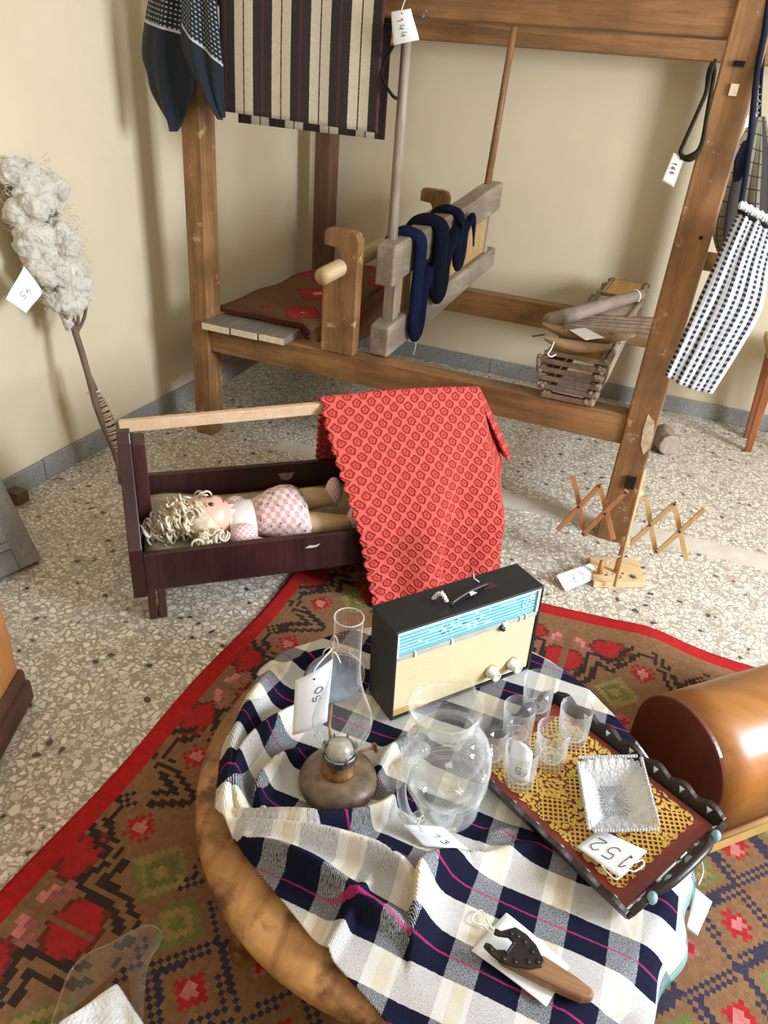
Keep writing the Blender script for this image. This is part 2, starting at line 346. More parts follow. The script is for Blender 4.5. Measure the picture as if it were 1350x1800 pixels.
prof = [(-1.835, .562), (-1.65, .565), (-1.42, .565), (-1.385, .555), (-1.370, .53), (-1.366, .50), (-1.362, .46), (-1.358, .42), (-1.354, .37)]
G = []
for i in range(26):
    y = 2.69 + (3.93 - 2.69) * i / 25
    G.append([(x + .008 * math.sin(i * .7 + k), y, z + .003 * math.sin(i * .9 + k * 1.7)) for k, (x, z) in enumerate([tuple(q) for q in catmull([V3(*p_) for p_ in prof], 4)])])
kb = MB().grid(G).build('bench_rug', M_kb, None, smooth=True, solid=.010)
tagp(kb, 'red and brown woven rug laid over the plank bench of the loom', 'rug')
hem = MB().tube([V3(*p_) + V3(0, .012, .004) for p_ in [(g[0], 2.685, g[2]) for g in G[0][:24]]], .009, 8).build('dark_hem', plain('maroon_hem', (.09, .018, .014), .9), kb, smooth=True)

# hanging batten with reed
bat = thing('reed_batten', 'weathered grey batten hanging inside the loom on two long rods', 'loom batten', (-1.0, 3.2, .55))
A0 = V3(-1.02, 2.72, 0); B0 = V3(-.925, 3.80, 0)
e2 = unit(B0 - A0); e1 = V3(e2[1], -e2[0], 0)
def bt(s_, x, z): return A0 + e2 * s_ + e1 * x + V3(0, 0, z)
LB = np.linalg.norm(B0 - A0)
MB().tube([bt(.02, -.02, .90), (-1.045, 2.735, 1.84)], [.021, .016], 14).build('hanging_rod', M_gz, bat, smooth=True)
MB().tube([bt(LB - .06, -.02, .98), (-.935, 3.79, 1.84)], [.018, .015], 12).build('hanging_rod', M_wz, bat, smooth=True)
up = [(-.06, .80), (-.06, .955), (.0, .965), (.1, .975), (.55, 1.02), (LB - .35, 1.045), (LB - .12, 1.085), (LB + .03, 1.10), (LB + .03, .975), (LB - .1, .955), (.5, .895), (.02, .82)]
MB().prism(up, A0, e2, (0, 0, 1), e1, -.045, .035).build('upper_bar', M_gx, bat, bevel=.008)
lo = [(-.07, .525), (-.07, .645), (0, .66), (LB + .05, .79), (LB + .05, .70), (.3, .57)]
MB().prism(lo, A0, e2, (0, 0, 1), e1, -.045, .04).build('lower_bar', M_gx, bat, bevel=.008)
MB().obox(A0, e2, e1, (0, 0, 1), (.0, -.03, .60), (.045, .02, .86)).build('end_stile', M_gz, bat, bevel=.004)
MB().obox(A0, e2, e1, (0, 0, 1), (LB - .06, -.02, .74), (LB - .03, .02, 1.0)).build('end_stile', M_gz, bat, bevel=.004)
rd = MB().hexa([bt(.045, -.006, .62), bt(LB - .06, -.006, .745), bt(LB - .06, .006, .745), bt(.045, .006, .62), bt(.045, -.006, .87), bt(LB - .06, -.006, 1.0), bt(LB - .06, .006, 1.0), bt(.045, .006, .87)])
M_reed = wood('reed_wood', (.36, .21, .075), (.60, .40, .18), 'z', 30)
rd.build('reed_panel', M_reed, bat)

# navy knitted stockings over the upper bar
M_navy = plain('navy_knit', (.006, .010, .036), .95, .25, 300, .5, 260, bd=.003)
M_navy2 = plain('dark_navy_knit', (.004, .006, .016), .95, .25, 300, .5, 260, bd=.003)
def stocking(s0, top, foot, toe_s, toe_z, mat, label, wid):
    # a flat knitted tube: leg over the bar, loop at the bottom, toe hanging free
    pts = [(-.012, -.060, top - .16), (-.005, -.062, top - .03), (.0, -.030, top + .012), (.01, .020, top + .016), (.018, .058, top - .015), (.016, .062, top - .15), (.012, .064, foot + .12), (.016, .064, foot + .03), (.045, .066, foot), (.072, .066, foot + .04), (.080, .066, foot + .15), (toe_s, .066, toe_z + .12), (toe_s + .045, .068, toe_z)]
    c = catmull([V3(*q) for q in pts], 7); n = len(c); P = []
    for i in range(n):
        t = i / (n - 1); w = wid * (1.15 - .35 * t) * (1 if t < .9 else max(.25, (1 - t) / .1)); row = []
        d = unit(c[min(i + 1, n - 1)] - c[max(i - 1, 0)]); ax_ = V3(1, 0, 0) - d * d[0]
        if np.linalg.norm(ax_) < .5: ax_ = V3(0, 0, 1) - d * d[2]
        ax_ = unit(ax_); nn = np.cross(d, ax_)
        for k in range(14):
            an = 2 * math.pi * k / 14; q = c[i] + ax_ * (w * math.cos(an)) + nn * (.55 * w * math.sin(an)); row.append(bt(s0 + q[0], q[1], q[2]))
        P.append(row)
    return tagp(MB().grid(P, wrap=True).build('knitted_stocking', mat, None, smooth=True), label, 'stocking', 'navy stockings on the batten')
stocking(.10, .965, .58, .12, .72, M_navy, 'bright navy knitted stocking hung over the batten, its end near the wooden bracket', .038)
stocking(.30, .985, .71, .20, .84, M_navy2, 'wide dark navy knitted stocking hung in the middle of the batten bar', .050)
stocking(.50, 1.01, .80, .16, .86, M_navy2, 'slim dark navy knitted stocking hung on the far half of the batten bar', .032)
p0 = bt(.15, .066, .575); s_ = MB().tube([p0, p0 + V3(.0, .0, -.02), p0 + V3(.002, 0, -.05), p0 + V3(-.004, 0, -.09)], .0028, 6).build('loose_thread', M_white, bpy.data.objects['knitted_stocking'])

# ------------------------------------------------------------------ cradle
CO = V3(-1.235, 1.379, 0); CU = unit(V3(.757, .6527, 0)); CV = V3(-CU[1], CU[0], 0); CZ = V3(0, 0, 1)
def cr(u, v, z): return CO + CU * u + CV * v + CZ * z
CL = 1.14
cradle = thing('rocking_cradle', 'dark stained wooden cradle with a pale stick across its top', 'cradle', cr(CL / 2, .245, 0))
def cbox(lo, hi, name, mat, bevel=.003): return MB().obox(CO, CU, CV, CZ, lo, hi).build(name, mat, cradle, bevel=bevel)
fr = cbox((.012, -.01, .12), (CL - .01, .012, .25), 'side_board', M_dark)
bk = cbox((.012, .478, .12), (CL - .01, .50, .25), 'side_board', M_dark)
M_chip = plain('chipped_paint', (.55, .50, .44), .8, .25, 60)
MB().prism([(-.024, -.004), (-.01, .004), (.01, .002), (.026, .007), (.016, -.003), (0, -.006)], cr(.52, -.0105, .212), CU, CZ, CV, -.0008, .001).build('paint_chip', M_chip, fr)
MB().prism([(-.03, .012), (.03, .014), (.02, -.01), (0, -.018), (-.02, -.01)], cr(.54, .4775, .20), CU, CZ, CV, -.0008, .001).build('paint_chip', plain('worn_wood_patch', (.30, .22, .15), .8, .5, 90), bk)
cbox((.0, .0, .11), (CL, .49, .125), 'base_board', M_dark)
for u0, u1 in ((-.026, .012), (CL - .012, CL + .026)):
    MB().prism([(-.022, .105), (.512, .105), (.50, .27), (.30, .515), (.285, .545), (.205, .545), (.19, .515), (-.012, .27)], cr(u0, 0, 0), CV, CZ, CU, 0, u1 - u0).build('end_board', M_dark, cradle, bevel=.003)
for u0 in (.012, CL - .065):
    for v0 in (.0, .44):
        for k in (0, 1):
            MB().hexa([cr(u0 + k * .029, v0, 0.0), cr(u0 + k * .029 + .024, v0, 0), cr(u0 + k * .029 + .024, v0 + .05, 0), cr(u0 + k * .029, v0 + .05, 0), cr(u0 + k * .029, v0 - .01, .125), cr(u0 + k * .029 + .026, v0 - .01, .125), cr(u0 + k * .029 + .026, v0 + .06, .125), cr(u0 + k * .029, v0 + .06, .125)]).build('foot', wood('cradle_foot_wood', (.05, .018, .012), (.13, .05, .035), 'z', 9, .5) if 'cradle_foot_wood' not in bpy.data.materials else bpy.data.materials['cradle_foot_wood'], cradle, bevel=.003)
cbox((.012, .205, .125), (.052, .285, .505), 'inner_batten', wood('worn_red_brown', (.045, .014, .014), (.12, .036, .030), 'z', 8, .4))
M_stick = wood('pale_stick', (.62, .40, .24), (.74, .52, .34), 'x', 20, .55, .08)
MB().beam(cr(-.016, .245, .548), cr(CL + .016, .245, .590), .022, .036).build('top_stick', M_stick, cradle, bevel=.002)
# mattress
M_mat = plain('straw_coloured_cloth', (.44, .37, .24), .95, .18, 30, .4, 180)
G = [[cr(.02 + (CL - .04) * i / 30, .02 + .45 * j / 12, .145 + .022 * math.sin(math.pi * j / 12) ** .5 + .006 * math.sin(i * .9) * math.sin(j * .8) + (.03 * math.exp(-((i - 2) / 3.) ** 2))) for j in range(13)] for i in range(31)]
B2 = [[q - CZ * (q[2] - .127) for q in (G[i][0], G[i][12])] for i in range(31)]
mt = MB().grid(G).build('cradle_mattress', M_mat, None, smooth=True, solid=.012)
tagp(mt, 'straw coloured mattress with a raised pillow end inside the cradle', 'mattress')

# doll
M_skin = plain('doll_vinyl', (.74, .45, .33), .4, .03, 10); M_leg = plain('doll_leg_vinyl', (.62, .42, .22), .45, .05, 10)
M_hair = plain('blonde_doll_hair', (.70, .60, .44), .5, .25, 60, stretch=(1, 1, 1))
def print_cloth(name):
    m_, nt, bs = nmat(name); vec = coords(nt, 'UV', (1, 1, 1)); 
    ck = N(nt, 'ShaderNodeTexChecker'); L(nt, vec, ck.inputs['Vector']); ck.inputs['Scale'].default_value = 11; ck.inputs['Color1'].default_value = (.66, .33, .35, 1); ck.inputs['Color2'].default_value = (.80, .70, .64, 1)
    vo = N(nt, 'ShaderNodeTexVoronoi'); L(nt, vec, vo.inputs['Vector']); vo.inputs['Scale'].default_value = 9
    c = MIX(nt, MATH(nt, 'LESS_THAN', vo.outputs['Distance'], .20), ck.outputs[0], (.10, .10, .08)); c = MIX(nt, .22, c, MIX(nt, noise(nt, vec, 40, 2), (.78, .5, .5), (.82, .68, .62)))
    L(nt, c, bs.inputs['Base Color']); bs.inputs['Roughness'].default_value = .9; bs.inputs['Specular IOR Level'].default_value = .1; return m_
M_print = print_cloth('pink_print_cotton'); M_cotton = plain('white_cotton', (.80, .76, .74), .9, .06, 60, .2, 200)
doll = thing('doll', 'blonde curly haired doll in a pink print dress lying in the cradle', 'doll', cr(.36, .235, .165))
DS = 1.12
def dl(u, v, z): return cr(.36 + (u - .37) * DS, .175 + v * DS, .170 + z * DS)    # local: u towards feet, z up from mattress
def ell(c, rs, n=22, uvs=None):
    m_ = n // 2; P = []; UV = []
    for i in range(m_ + 1):
        th = math.pi * i / m_; row = []; ur = []
        for k in range(n + 1):
            ph = 2 * math.pi * k / n; row.append(dl(c[0] + rs[0] * math.cos(th), c[1] + rs[1] * math.sin(th) * math.cos(ph), c[2] + rs[2] * math.sin(th) * math.sin(ph))); ur.append((k / n * 2.2, i / m_ * 1.3))
        P.append(row); UV.append(ur)
    return P, UV
# head: face looks up and a little towards the near side; feet along +u
hd = MB(); n = 36; rows = 22; P = []
hc = (.245, -.005, .062)
for i in range(rows + 1):
    th = math.pi * i / rows; row = []
    for k in range(n):
        ph = 2 * math.pi * k / n
        dx, dy, dz = -math.cos(th), math.sin(th) * math.cos(ph), math.sin(th) * math.sin(ph)   # dx>0 = chin end, dz up = face
        r = .068
        face = max(0, dz)
        def bmp(cx, cy, w, a): return a * math.exp(-(((dx - cx) / w) ** 2 + ((dy - cy) / w) ** 2)) * (1 if dz > 0 else 0)
        r += bmp(.28, 0, .13, .011) + bmp(.45, .42, .24, .006) + bmp(.45, -.42, .24, .006) + bmp(.60, 0, .12, .005) + bmp(.86, 0, .2, .004) - bmp(.12, .33, .14, .005) - bmp(.12, -.33, .14, .005)
        row.append(dl(hc[0] + r * dx * 1.05, hc[1] + r * dy * .95, hc[2] + r * dz * .98))
    P.append(row)
head = hd.grid(P, wrap=True).build('head', M_skin, doll, smooth=True, weld=True)
def on_face(dx, dy, r=.0685):
    dz = math.sqrt(max(0, 1 - dx * dx - dy * dy)); return dl(hc[0] + r * dx * 1.05, hc[1] + r * dy * .95, hc[2] + r * dz * .98)
M_eye = plain('doll_eye', (.03, .02, .02), .2, .1); M_lip = plain('doll_lip', (.55, .08, .07), .4, .1)
for s_ in (-1, 1):
    MB().ball(on_face(.12, .33 * s_, .0640), .0085, 12).build('eye', M_eye, head, smooth=True)
    MB().tube(catmull([on_face(-.04, .20 * s_, .0695), on_face(-.10, .33 * s_, .0695), on_face(-.04, .47 * s_, .0695)], 4), .0012, 5).build('eyebrow', plain('brow', (.30, .18, .08), .8) if 'brow' not in bpy.data.materials else bpy.data.materials['brow'], head)
    MB().ball(dl(hc[0] + .012, hc[1] + .064 * s_, hc[2] + .008), .011, 10, (1, .5, 1.3)).build('ear', M_skin, head, smooth=True)
    MB().ball(dl(hc[0] + .026, hc[1] + .071 * s_, hc[2] + .006), .0065, 10).build('earring', plain('red_bead', (.5, .02, .015), .25) if 'red_bead' not in bpy.data.materials else bpy.data.materials['red_bead'], head, smooth=True)
MB().tube(catmull([on_face(.58, -.12, .072), on_face(.62, 0, .0745), on_face(.58, .12, .072)], 4), .0032, 7).build('mouth', M_lip, head, smooth=True)
# hair: cap and curls
P = []
for i in range(13):
    th = math.pi * .50 * i / 12; row = []
    for k in range(28):
        ph = 2 * math.pi * k / 28; r = .0735 * (1 + .03 * math.sin(ph * 9 + i))
        lift = .30 if math.sin(ph) > 0.3 else .95
        dx = -math.cos(th * (.80 + .5 * (1 - max(0, math.sin(ph))))); q = math.sqrt(max(0, 1 - dx * dx))
        row.append(dl(hc[0] + r * dx * 1.05, hc[1] + r * q * math.cos(ph), hc[2] + r * q * math.sin(ph)))
    P.append(row)
hair = MB().grid(P, wrap=True).build('hair', M_hair, doll, smooth=True)
def curl(c, d, turns, R0, R1, Lc, rad):
    d = unit(d); ref = V3(0, 0, 1) if abs(d[2]) < .8 else V3(1, 0, 0); a = unit(np.cross(d, ref)); b_ = np.cross(d, a); pts = []
    nn = int(turns * 10); ph0 = random.uniform(0, 6.28)
    for i in range(nn + 1):
        t = i / nn; R = R0 + (R1 - R0) * t; pts.append(V3(c) + d * Lc * t + (a * math.cos(ph0 + t * turns * 6.283) + b_ * math.sin(ph0 + t * turns * 6.283)) * R)
    return pts, [rad * (1 - .5 * abs(2 * (i / nn) - 1) ** 3) for i in range(nn + 1)]
hb = MB()
rr = random.Random(3)
def tuft(cu, cv, cz, nC, spread, dirv):
    for _ in range(nC):
        c = dl(cu + rr.uniform(-spread, spread), cv + rr.uniform(-spread, spread), max(.006, cz + rr.uniform(-spread, spread) * .8))
        d = V3(dirv) + V3(rr.uniform(-.5, .5), rr.uniform(-.5, .5), rr.uniform(-.4, .3)); p_, r_ = curl(c, d, rr.uniform(1.0, 1.9), .011, .016, rr.uniform(.02, .05), rr.uniform(.0035, .0055))
        for q in p_: q[2] = max(q[2], .176)
        hb.tube(p_, r_, 6)
tuft(.235, -.092, .048, 46, .030, CU * .3 - CV * .6)     # near bunch
tuft(.225, .080, .055, 30, .028, CV)                       # far bunch
tuft(.122, -.01, .055, 46, .034, -CU)                       # crown spill
tuft(.195, -.01, .105, 44, .036, CU * -.4 + CZ * .1)      # fringe
tuft(.160, -.04, .07, 50, .042, -CU)
hb.build('curls', M_hair, hair, smooth=True)
# bodice, skirt, collar
def loft(prof, name, mat, parent, ruff=0, vc=0.0):
    P = []; UV = []; n_ = 40
    for i, (u, ry, rz, zc) in enumerate(prof):
        row = []; ur = []
        for k in range(n_ + 1):
            ph = 2 * math.pi * k / n_; w = 1 + ruff * math.sin(ph * 9 + i * .3) * (i / len(prof)); z = zc + rz * w * math.sin(ph)
            row.append(dl(u, vc + ry * w * math.cos(ph), max(.002, z))); ur.append((k / n_ * 2.4, u * 7))
        P.append(row); UV.append(ur)
    return MB().grid(P, uv=UV).build(name, mat, parent, smooth=True, solid=.003)
body = loft([(.292, .026, .024, .045), (.305, .05, .034, .05), (.325, .066, .042, .05), (.35, .068, .047, .05), (.385, .063, .047, .05), (.415, .06, .046, .048)], 'bodice', M_cotton, doll)
loft([(.375, .064, .048, .05), (.40, .07, .055, .052), (.43, .088, .064, .056), (.47, .102, .068, .058), (.505, .108, .062, .056), (.525, .106, .054, .05)], 'skirt', M_print, doll, .06)
for s_ in (-1, 1):   # puffed sleeves, arms
    P, UV = ell((.335, .078 * s_, .042), (.040, .034, .036)); MB().grid(P, uv=UV).build('sleeve', M_print, doll, smooth=True)
    c = catmull([dl(.345, .085 * s_, .035), dl(.40, .112 * s_, .026), dl(.44, .108 * s_, .028)], 5); MB().tube(c, [.017, .0165, .016, .0155, .015, .0145, .014, .0135, .013, .0125, .012], 10).build('arm', M_skin, doll, smooth=True)
    ha = MB().ball(dl(.452, .106 * s_, .028), .014, 10, (1.2, 1, .7))
    for k in range(5):
        a = (k - 2) * .32; ha.tube([dl(.455, .106 * s_ + .004 * (k - 2), .028), dl(.470 - abs(k - 2) * .0015, .106 * s_ + .0062 * (k - 2), .026), dl(.476 - abs(k - 2) * .002, .106 * s_ + .0066 * (k - 2), .021)], [.0034, .0032, .0026], 6)
    ha.build('hand', M_skin, doll, smooth=True)
    P = [[dl(.300 + .012 * j, s_ * (.008 + .05 * i / 8), .092 - .045 * (i / 8) ** 2 - .002 * j + .003 * math.sin(i * 1.4)) for j in range(4)] for i in range(9)]
    MB().grid(P).build('collar', M_cotton, doll, smooth=True, solid=.003)
def leg(pts, rads, name, mat): return MB().tube(catmull([dl(*p_) for p_ in pts], 6), np.interp(np.linspace(0, 1, 6 * (len(pts) - 1) + 1), np.linspace(0, 1, len(rads)), rads), 16).build(name, mat, doll, smooth=True)
leg([(.49, .045, .05), (.545, .05, .062), (.59, .05, .064), (.625, .05, .060)], [.040, .041, .036, .028], 'leg', M_leg)
leg([(.49, -.05, .045), (.55, -.055, .040), (.60, -.06, .036), (.65, -.06, .034)], [.040, .040, .034, .026], 'leg', M_leg)
P, UV = ell((.632, .05, .080), (.026, .028, .050)); MB().grid(P, uv=UV).build('bootee', M_print, doll, smooth=True)
P, UV = ell((.675, -.062, .048), (.030, .028, .046)); MB().grid(P, uv=UV).build('bootee', M_print, doll, smooth=True)

# ------------------------------------------------------------------ crocheted blanket
def crochet(name):
    m_, nt, bs = nmat(name); tc = N(nt, 'ShaderNodeUVMap'); sx = N(nt, 'ShaderNodeSeparateXYZ'); L(nt, tc.outputs[0], sx.inputs[0])
    u, v = sx.outputs[0], sx.outputs[1]; S_ = 28.0
    uu = MATH(nt, 'MULTIPLY', MATH(nt, 'ADD', u, v), S_ * .72); vv = MATH(nt, 'MULTIPLY', MATH(nt, 'SUBTRACT', v, u), S_ * .72)
    fx = MATH(nt, 'SUBTRACT', MATH(nt, 'FRACT', uu), .5); fy = MATH(nt, 'SUBTRACT', MATH(nt, 'FRACT', vv), .5)
    d = MATH(nt, 'SQRT', MATH(nt, 'ADD', MATH(nt, 'MULTIPLY', fx, fx), MATH(nt, 'MULTIPLY', fy, fy)))
    ang = MATH(nt, 'ARCTAN2', fy, fx); petals = MATH(nt, 'MULTIPLY', MATH(nt, 'COSINE', MATH(nt, 'MULTIPLY', ang, 5.0)), .18)
    mx = MATH(nt, 'MAXIMUM', MATH(nt, 'ABSOLUTE', fx), MATH(nt, 'ABSOLUTE', fy))
    q = MATH(nt, 'ADD', MATH(nt, 'ADD', MATH(nt, 'MULTIPLY', d, .55), MATH(nt, 'MULTIPLY', mx, .45)), MATH(nt, 'ADD', MATH(nt, 'MULTIPLY', petals, .13), MATH(nt, 'MULTIPLY', MATH(nt, 'SUBTRACT', noise(nt, coords(nt, 'UV', (1, 1, 1)), 130, 3), .5), .16)))
    c = ramp(nt, q, [(.0, (.46, .046, .034)), (.08, (.50, .055, .042)), (.15, (.62, .088, .067)), (.22, (.60, .082, .062)), (.31, (.43, .038, .028)), (.37, (.52, .060, .045)), (.44, (.66, .108, .084)), (.6, (.68, .118, .094))])
    hr = ramp(nt, q, [(.0, (.35, .35, .35)), (.07, (.4, .4, .4)), (.15, (.85, .85, .85)), (.23, (.75, .75, .75)), (.31, (.0, .0, .0)), (.44, (1, 1, 1)), (.6, (1, 1, 1))]); hh = MATH(nt, 'MULTIPLY', hr, 1.0)
    L(nt, c, bs.inputs['Base Color']); bs.inputs['Roughness'].default_value = .9; bs.inputs['Specular IOR Level'].default_value = .15
    fine = noise(nt, coords(nt, 'UV', (1, 1, 1)), 420, 2)
    bump(nt, bs, MATH(nt, 'ADD', hh, MATH(nt, 'MULTIPLY', fine, .35)), 1.0, .006); return m_
M_cro = crochet('coral_crochet')
# profile of (v, z) from front hem over the stick to the back hem, with cumulative length
pf = [(-.085, .008), (-.07, .06), (-.048, .16), (-.035, .255), (.02, .335), (.12, .452), (.20, .555), (.235, .598), (.262, .597), (.30, .55), (.40, .39), (.48, .275), (.515, .22), (.525, .13), (.53, .07)]
pc = catmull([V3(a, c_, 0) for a, c_ in pf], 10); cum = np.r_[0, np.cumsum([np.linalg.norm(pc[i + 1] - pc[i]) for i in range(len(pc) - 1)])]
NW, NL = 110, 220; Ltot = cum[-1]; P = []; UV = []
s_ap = float(np.interp(.25, [q[0] for q in pc], cum))
for j in range(NL + 1):
    s_ = Ltot * j / NL; vz = [float(np.interp(s_, cum, [q[k] for q in pc])) for k in (0, 1)]
    row = []; ur = []
    A = math.exp(-((s_ - s_ap) / (.30 if s_ < s_ap else .40)) ** 2)
    front = max(0.0, min(1.0, (s_ap - .08 - s_) / .60)); back = max(0.0, min(1.0, (s_ - s_ap) / .45))
    sc = .016 * abs(math.sin(math.pi * s_ / .042)) ** .6
    u0 = .612 + .105 * front ** 1.1 + .06 * back; uE = 1.158 + .012 * front; over = .27 * A
    tot = uE - u0 + over
    for i in range(NW + 1):
        t = i / NW; x = t * tot; o_ = max(0, x - (uE - u0)); uu = u0 + x - o_ - sc * max(0, 1 - t * 8); z = vz[1]; v_ = vz[0]
        uu += .50 * o_; z -= .86 * o_ ** 1.05 * (1 if front < .2 else 1); v_ += (-.12 * o_ if v_ > .2 else .30 * o_)
        z += .012 * A * math.sin(math.pi * min(1, t * 1.25)) 
        rid = .5 - .5 * math.cos(2 * math.pi * (t * 1.15 + .10 * front)); val_ = math.exp(-((t - .68 + .06 * front) / .085) ** 2)
        v_ -= front * (.050 * rid * (1 - t * .3) + .018 * math.sin(t * 14 + 2 * front)) * (.4 + .6 * front) - front * .050 * val_ * (.5 + .5 * front)
        v_ = min(v_, vz[0] + (.004 if z < .27 and front > 0 else .03)) if v_ < .24 else v_
        row.append(cr(uu, v_, max(.013, z))); ur.append((x, s_))
    P.append(row); UV.append(ur)
bl = MB().grid(P, uv=UV).build('crochet_blanket', M_cro, None, smooth=True, solid=.008)
tagp(bl, 'coral red crocheted blanket with scalloped edge draped over the cradle stick', 'blanket')

# ------------------------------------------------------------------ distaff with wool, spindle
M_bark = wood('distaff_bark', (.10, .06, .04), (.25, .17, .11), 'z', 20, .8)
dis = thing('wool_distaff', 'rough wooden distaff topped with fluffy raw wool leaning on the left wall', 'distaff', (-1.85, 2.02, 0))
top = V3(-2.07, 2.0, 1.10); foot = V3(-1.852, 2.024, .006)
rodp = [foot + (top - foot) * t + V3(.006 * math.sin(t * 19), .008 * math.sin(t * 13), 0) for t in np.linspace(0, .9, 16)]
MB().tube(rodp, [.013] * 6 + [.012] * 6 + [.010] * 4, 10).build('rod', M_bark, dis, smooth=True)
for a in (-.035, .04, .01):
    MB().tube(catmull([rodp[9], rodp[11] + V3(.03, a * 1.6, 0), rodp[15] + V3(.02, a, .1)], 5), .006, 7).build('prong', M_bark, dis, smooth=True)
M_wool = plain('raw_wool', (.60, .555, .47), 1.0, .14, 22, .8, 90, bd=.01, sheen=.3)
wb = MB(); rr = random.Random(11)
for i in range(120):
    t = rr.uniform(0, 1); c = top + (foot - top) * (-.05 + .40 * t); R = .098 * math.sin(math.pi * (.10 + .78 * t)) ** .6 + .010
    a = rr.uniform(0, 6.28); off = V3(.55 * math.cos(a), math.sin(a), .25 * math.sin(2 * a)) * R * rr.uniform(.4, 1.0)
    wb.ball(np.maximum(c + off + V3(.015, 0, 0), V3(XL + .022, -9, -9)), rr.uniform(.022, .046), 10, (1, 1, 1), .05)
wb.ball(AX(115, 545, -1.98), .028, 10, (1, .8, 1.6)); wb.ball(AX(118, 570, -1.97), .018, 10, (1, .8, 1.8))
wo = wb.build('wool', M_wool, dis, smooth=True)
md = wo.modifiers.new('felt', 'REMESH'); md.mode = 'VOXEL'; md.voxel_size = .006; md.use_smooth_shade = True
tx = bpy.data.textures.new('wool_clumps', 'CLOUDS'); tx.noise_scale = .03; tx.noise_depth = 5
md = wo.modifiers.new('clumps', 'DISPLACE'); md.texture = tx; md.strength = .036; md.mid_level = .5; md.texture_coords = 'GLOBAL'
fb = MB()
for i in range(420):
    t = rr.uniform(0, 1); c = top + (foot - top) * (-.06 + .43 * t); R = .11 * math.sin(math.pi * (.10 + .78 * t)) ** .6 + .01
    a = rr.uniform(0, 6.28); nn = V3(.6 * math.cos(a), math.sin(a), rr.uniform(-.3, .3)); p_ = c + nn * R + V3(.015, 0, 0)
    if p_[0] < XL + .02: continue
    d = V3(rr.uniform(-.4, 1), rr.uniform(-1, 1), rr.uniform(-1, 1)); q = np.cross(nn, d)
    pts = [p_, p_ + nn * .012 + q * .012, p_ + nn * .016 + q * .028, p_ + nn * .006 + q * .038]
    for x in pts: x[0] = max(x[0], XL + .006)
    fb.tube(catmull(pts, 3), .0007, 4)
fb.build('loose_fibres', M_wool, wo)['kind'] = 'stuff'
spn = thing('hand_spindle', 'wooden hand spindle wound with beige yarn leaning beside the distaff', 'spindle', (-1.80, 1.98, 0))
sa, sb = AX(219, 815, -1.845), AX(151, 645, -1.975)
sd = unit(sb - sa)
MB().tube([sa + sd * .02, sa + sd * .3, sb - sd * .06, sb], [.008, .011, .010, .006], 10).build('shaft', M_bark, spn, smooth=True)
yp = []
for i in range(420):
    t = i / 419; rad = .013 + .012 * math.sin(math.pi * t) ** .7; a = t * 6.283 * 34; ref = unit(np.cross(sd, V3(0, 0, 1))); bn = np.cross(sd, ref)
    yp.append(sa + sd * (.05 + .24 * (t + .02 * math.sin(a * .37))) + (ref * math.cos(a) + bn * math.sin(a)) * rad)
MB().tube(yp, .0042, 5).build('wound_yarn', plain('beige_yarn', (.42, .31, .20), 1, .25, 150), spn, smooth=True)
MB().tube(catmull([sb - sd * .10 + V3(.02, .0, .012), sb - sd * .10 + V3(0, -.015, 0), sb - sd * .105 + V3(-.02, -.03, .005), sb - sd * .10 + V3(.012, -.045, .01)], 5), .004, 6).build('tie', M_white, spn, smooth=True)

# ------------------------------------------------------------------ things at the left edge
M_og = wood('grey_painted_frame_wood', (.20, .175, .15), (.36, .33, .29), 'z', 10, .8, .3)
fe = thing('picture_frame', 'weathered grey wooden frame leaning against the left wall', 'frame', (-1.85, 1.2, 0))
f0 = V3(-1.745, 1.467, 0); ey = unit(V3(-.031, -.127, 0)); ez = unit(AX(0, 767, -1.95) - f0); ez = unit(ez - ey * (ez @ ey)); en = unit(np.cross(ey, ez))
Hf = .52; Wf = .75
for lo, hi, nm in (((0, 0, 0), (.075, Hf, .03), 'stile'), ((Wf - .075, 0, 0), (Wf, Hf, .03), 'stile'), ((.075, 0, 0), (Wf - .075, .075, .03), 'rail'), ((.075, Hf - .075, 0), (Wf - .075, Hf, .03), 'rail')):
    MB().obox(f0, ey, ez, en, (lo[0], lo[1], -.03), (hi[0], hi[1], 0)).build(nm, M_og, fe, bevel=.004)
MB().obox(f0, ey, ez, en, (.075, .075, -.045), (Wf - .075, .10, -.005)).build('inner_moulding', M_og, fe, bevel=.004)
MB().obox(f0, ey, ez, en, (.075, .10, -.045), (.10, Hf - .075, -.005)).build('inner_moulding', M_og, fe, bevel=.004)
blk = AX(38, 855, -2.06); MB().box(V3(XL + .002, blk[1] - .03, .0), V3(XL + .075, blk[1] + .025, .05)).build('wood_wedge', wood('wedge_wood', (.10, .06, .03), (.2, .13, .07), 'x'), None, bevel=.004)
tagp(bpy.data.objects['wood_wedge'], 'small brown wooden wedge on the floor behind the grey frame', 'wood block')
M_orange = wood('orange_varnish', (.36, .13, .03), (.62, .28, .07), 'z', 8, .4, .1, coat=.3)
M_obase = wood('dark_plinth', (.055, .022, .012), (.15, .06, .03), 'y', 10, .5, .3)
ch = thing('wooden_chest', 'varnished orange wooden chest with dark plinth beside the rug', 'chest', (-1.6, .8, 0))
c0 = V3(-1.248, .862, 0); ca = unit(V3(-.058, .134, 0)); cb = V3(-ca[1], ca[0], 0)
MB().obox(c0, ca, cb, CZ, (-.55, .008, .11), (.118, .40, .52)).build('body', M_orange, ch, bevel=.006)
MB().obox(c0, ca, cb, CZ, (-.57, -.012, 0), (.135, .42, .072)).build('plinth', M_obase, ch, bevel=.012)
MB().obox(c0, ca, cb, CZ, (-.56, -.004, .070), (.128, .41, .112)).build('plinth_moulding', M_obase, ch, bevel=.010)
MB().obox(c0, ca, cb, CZ, (-.57, .015, .52), (.10, .42, .545)).build('top', M_orange, ch, bevel=.006)

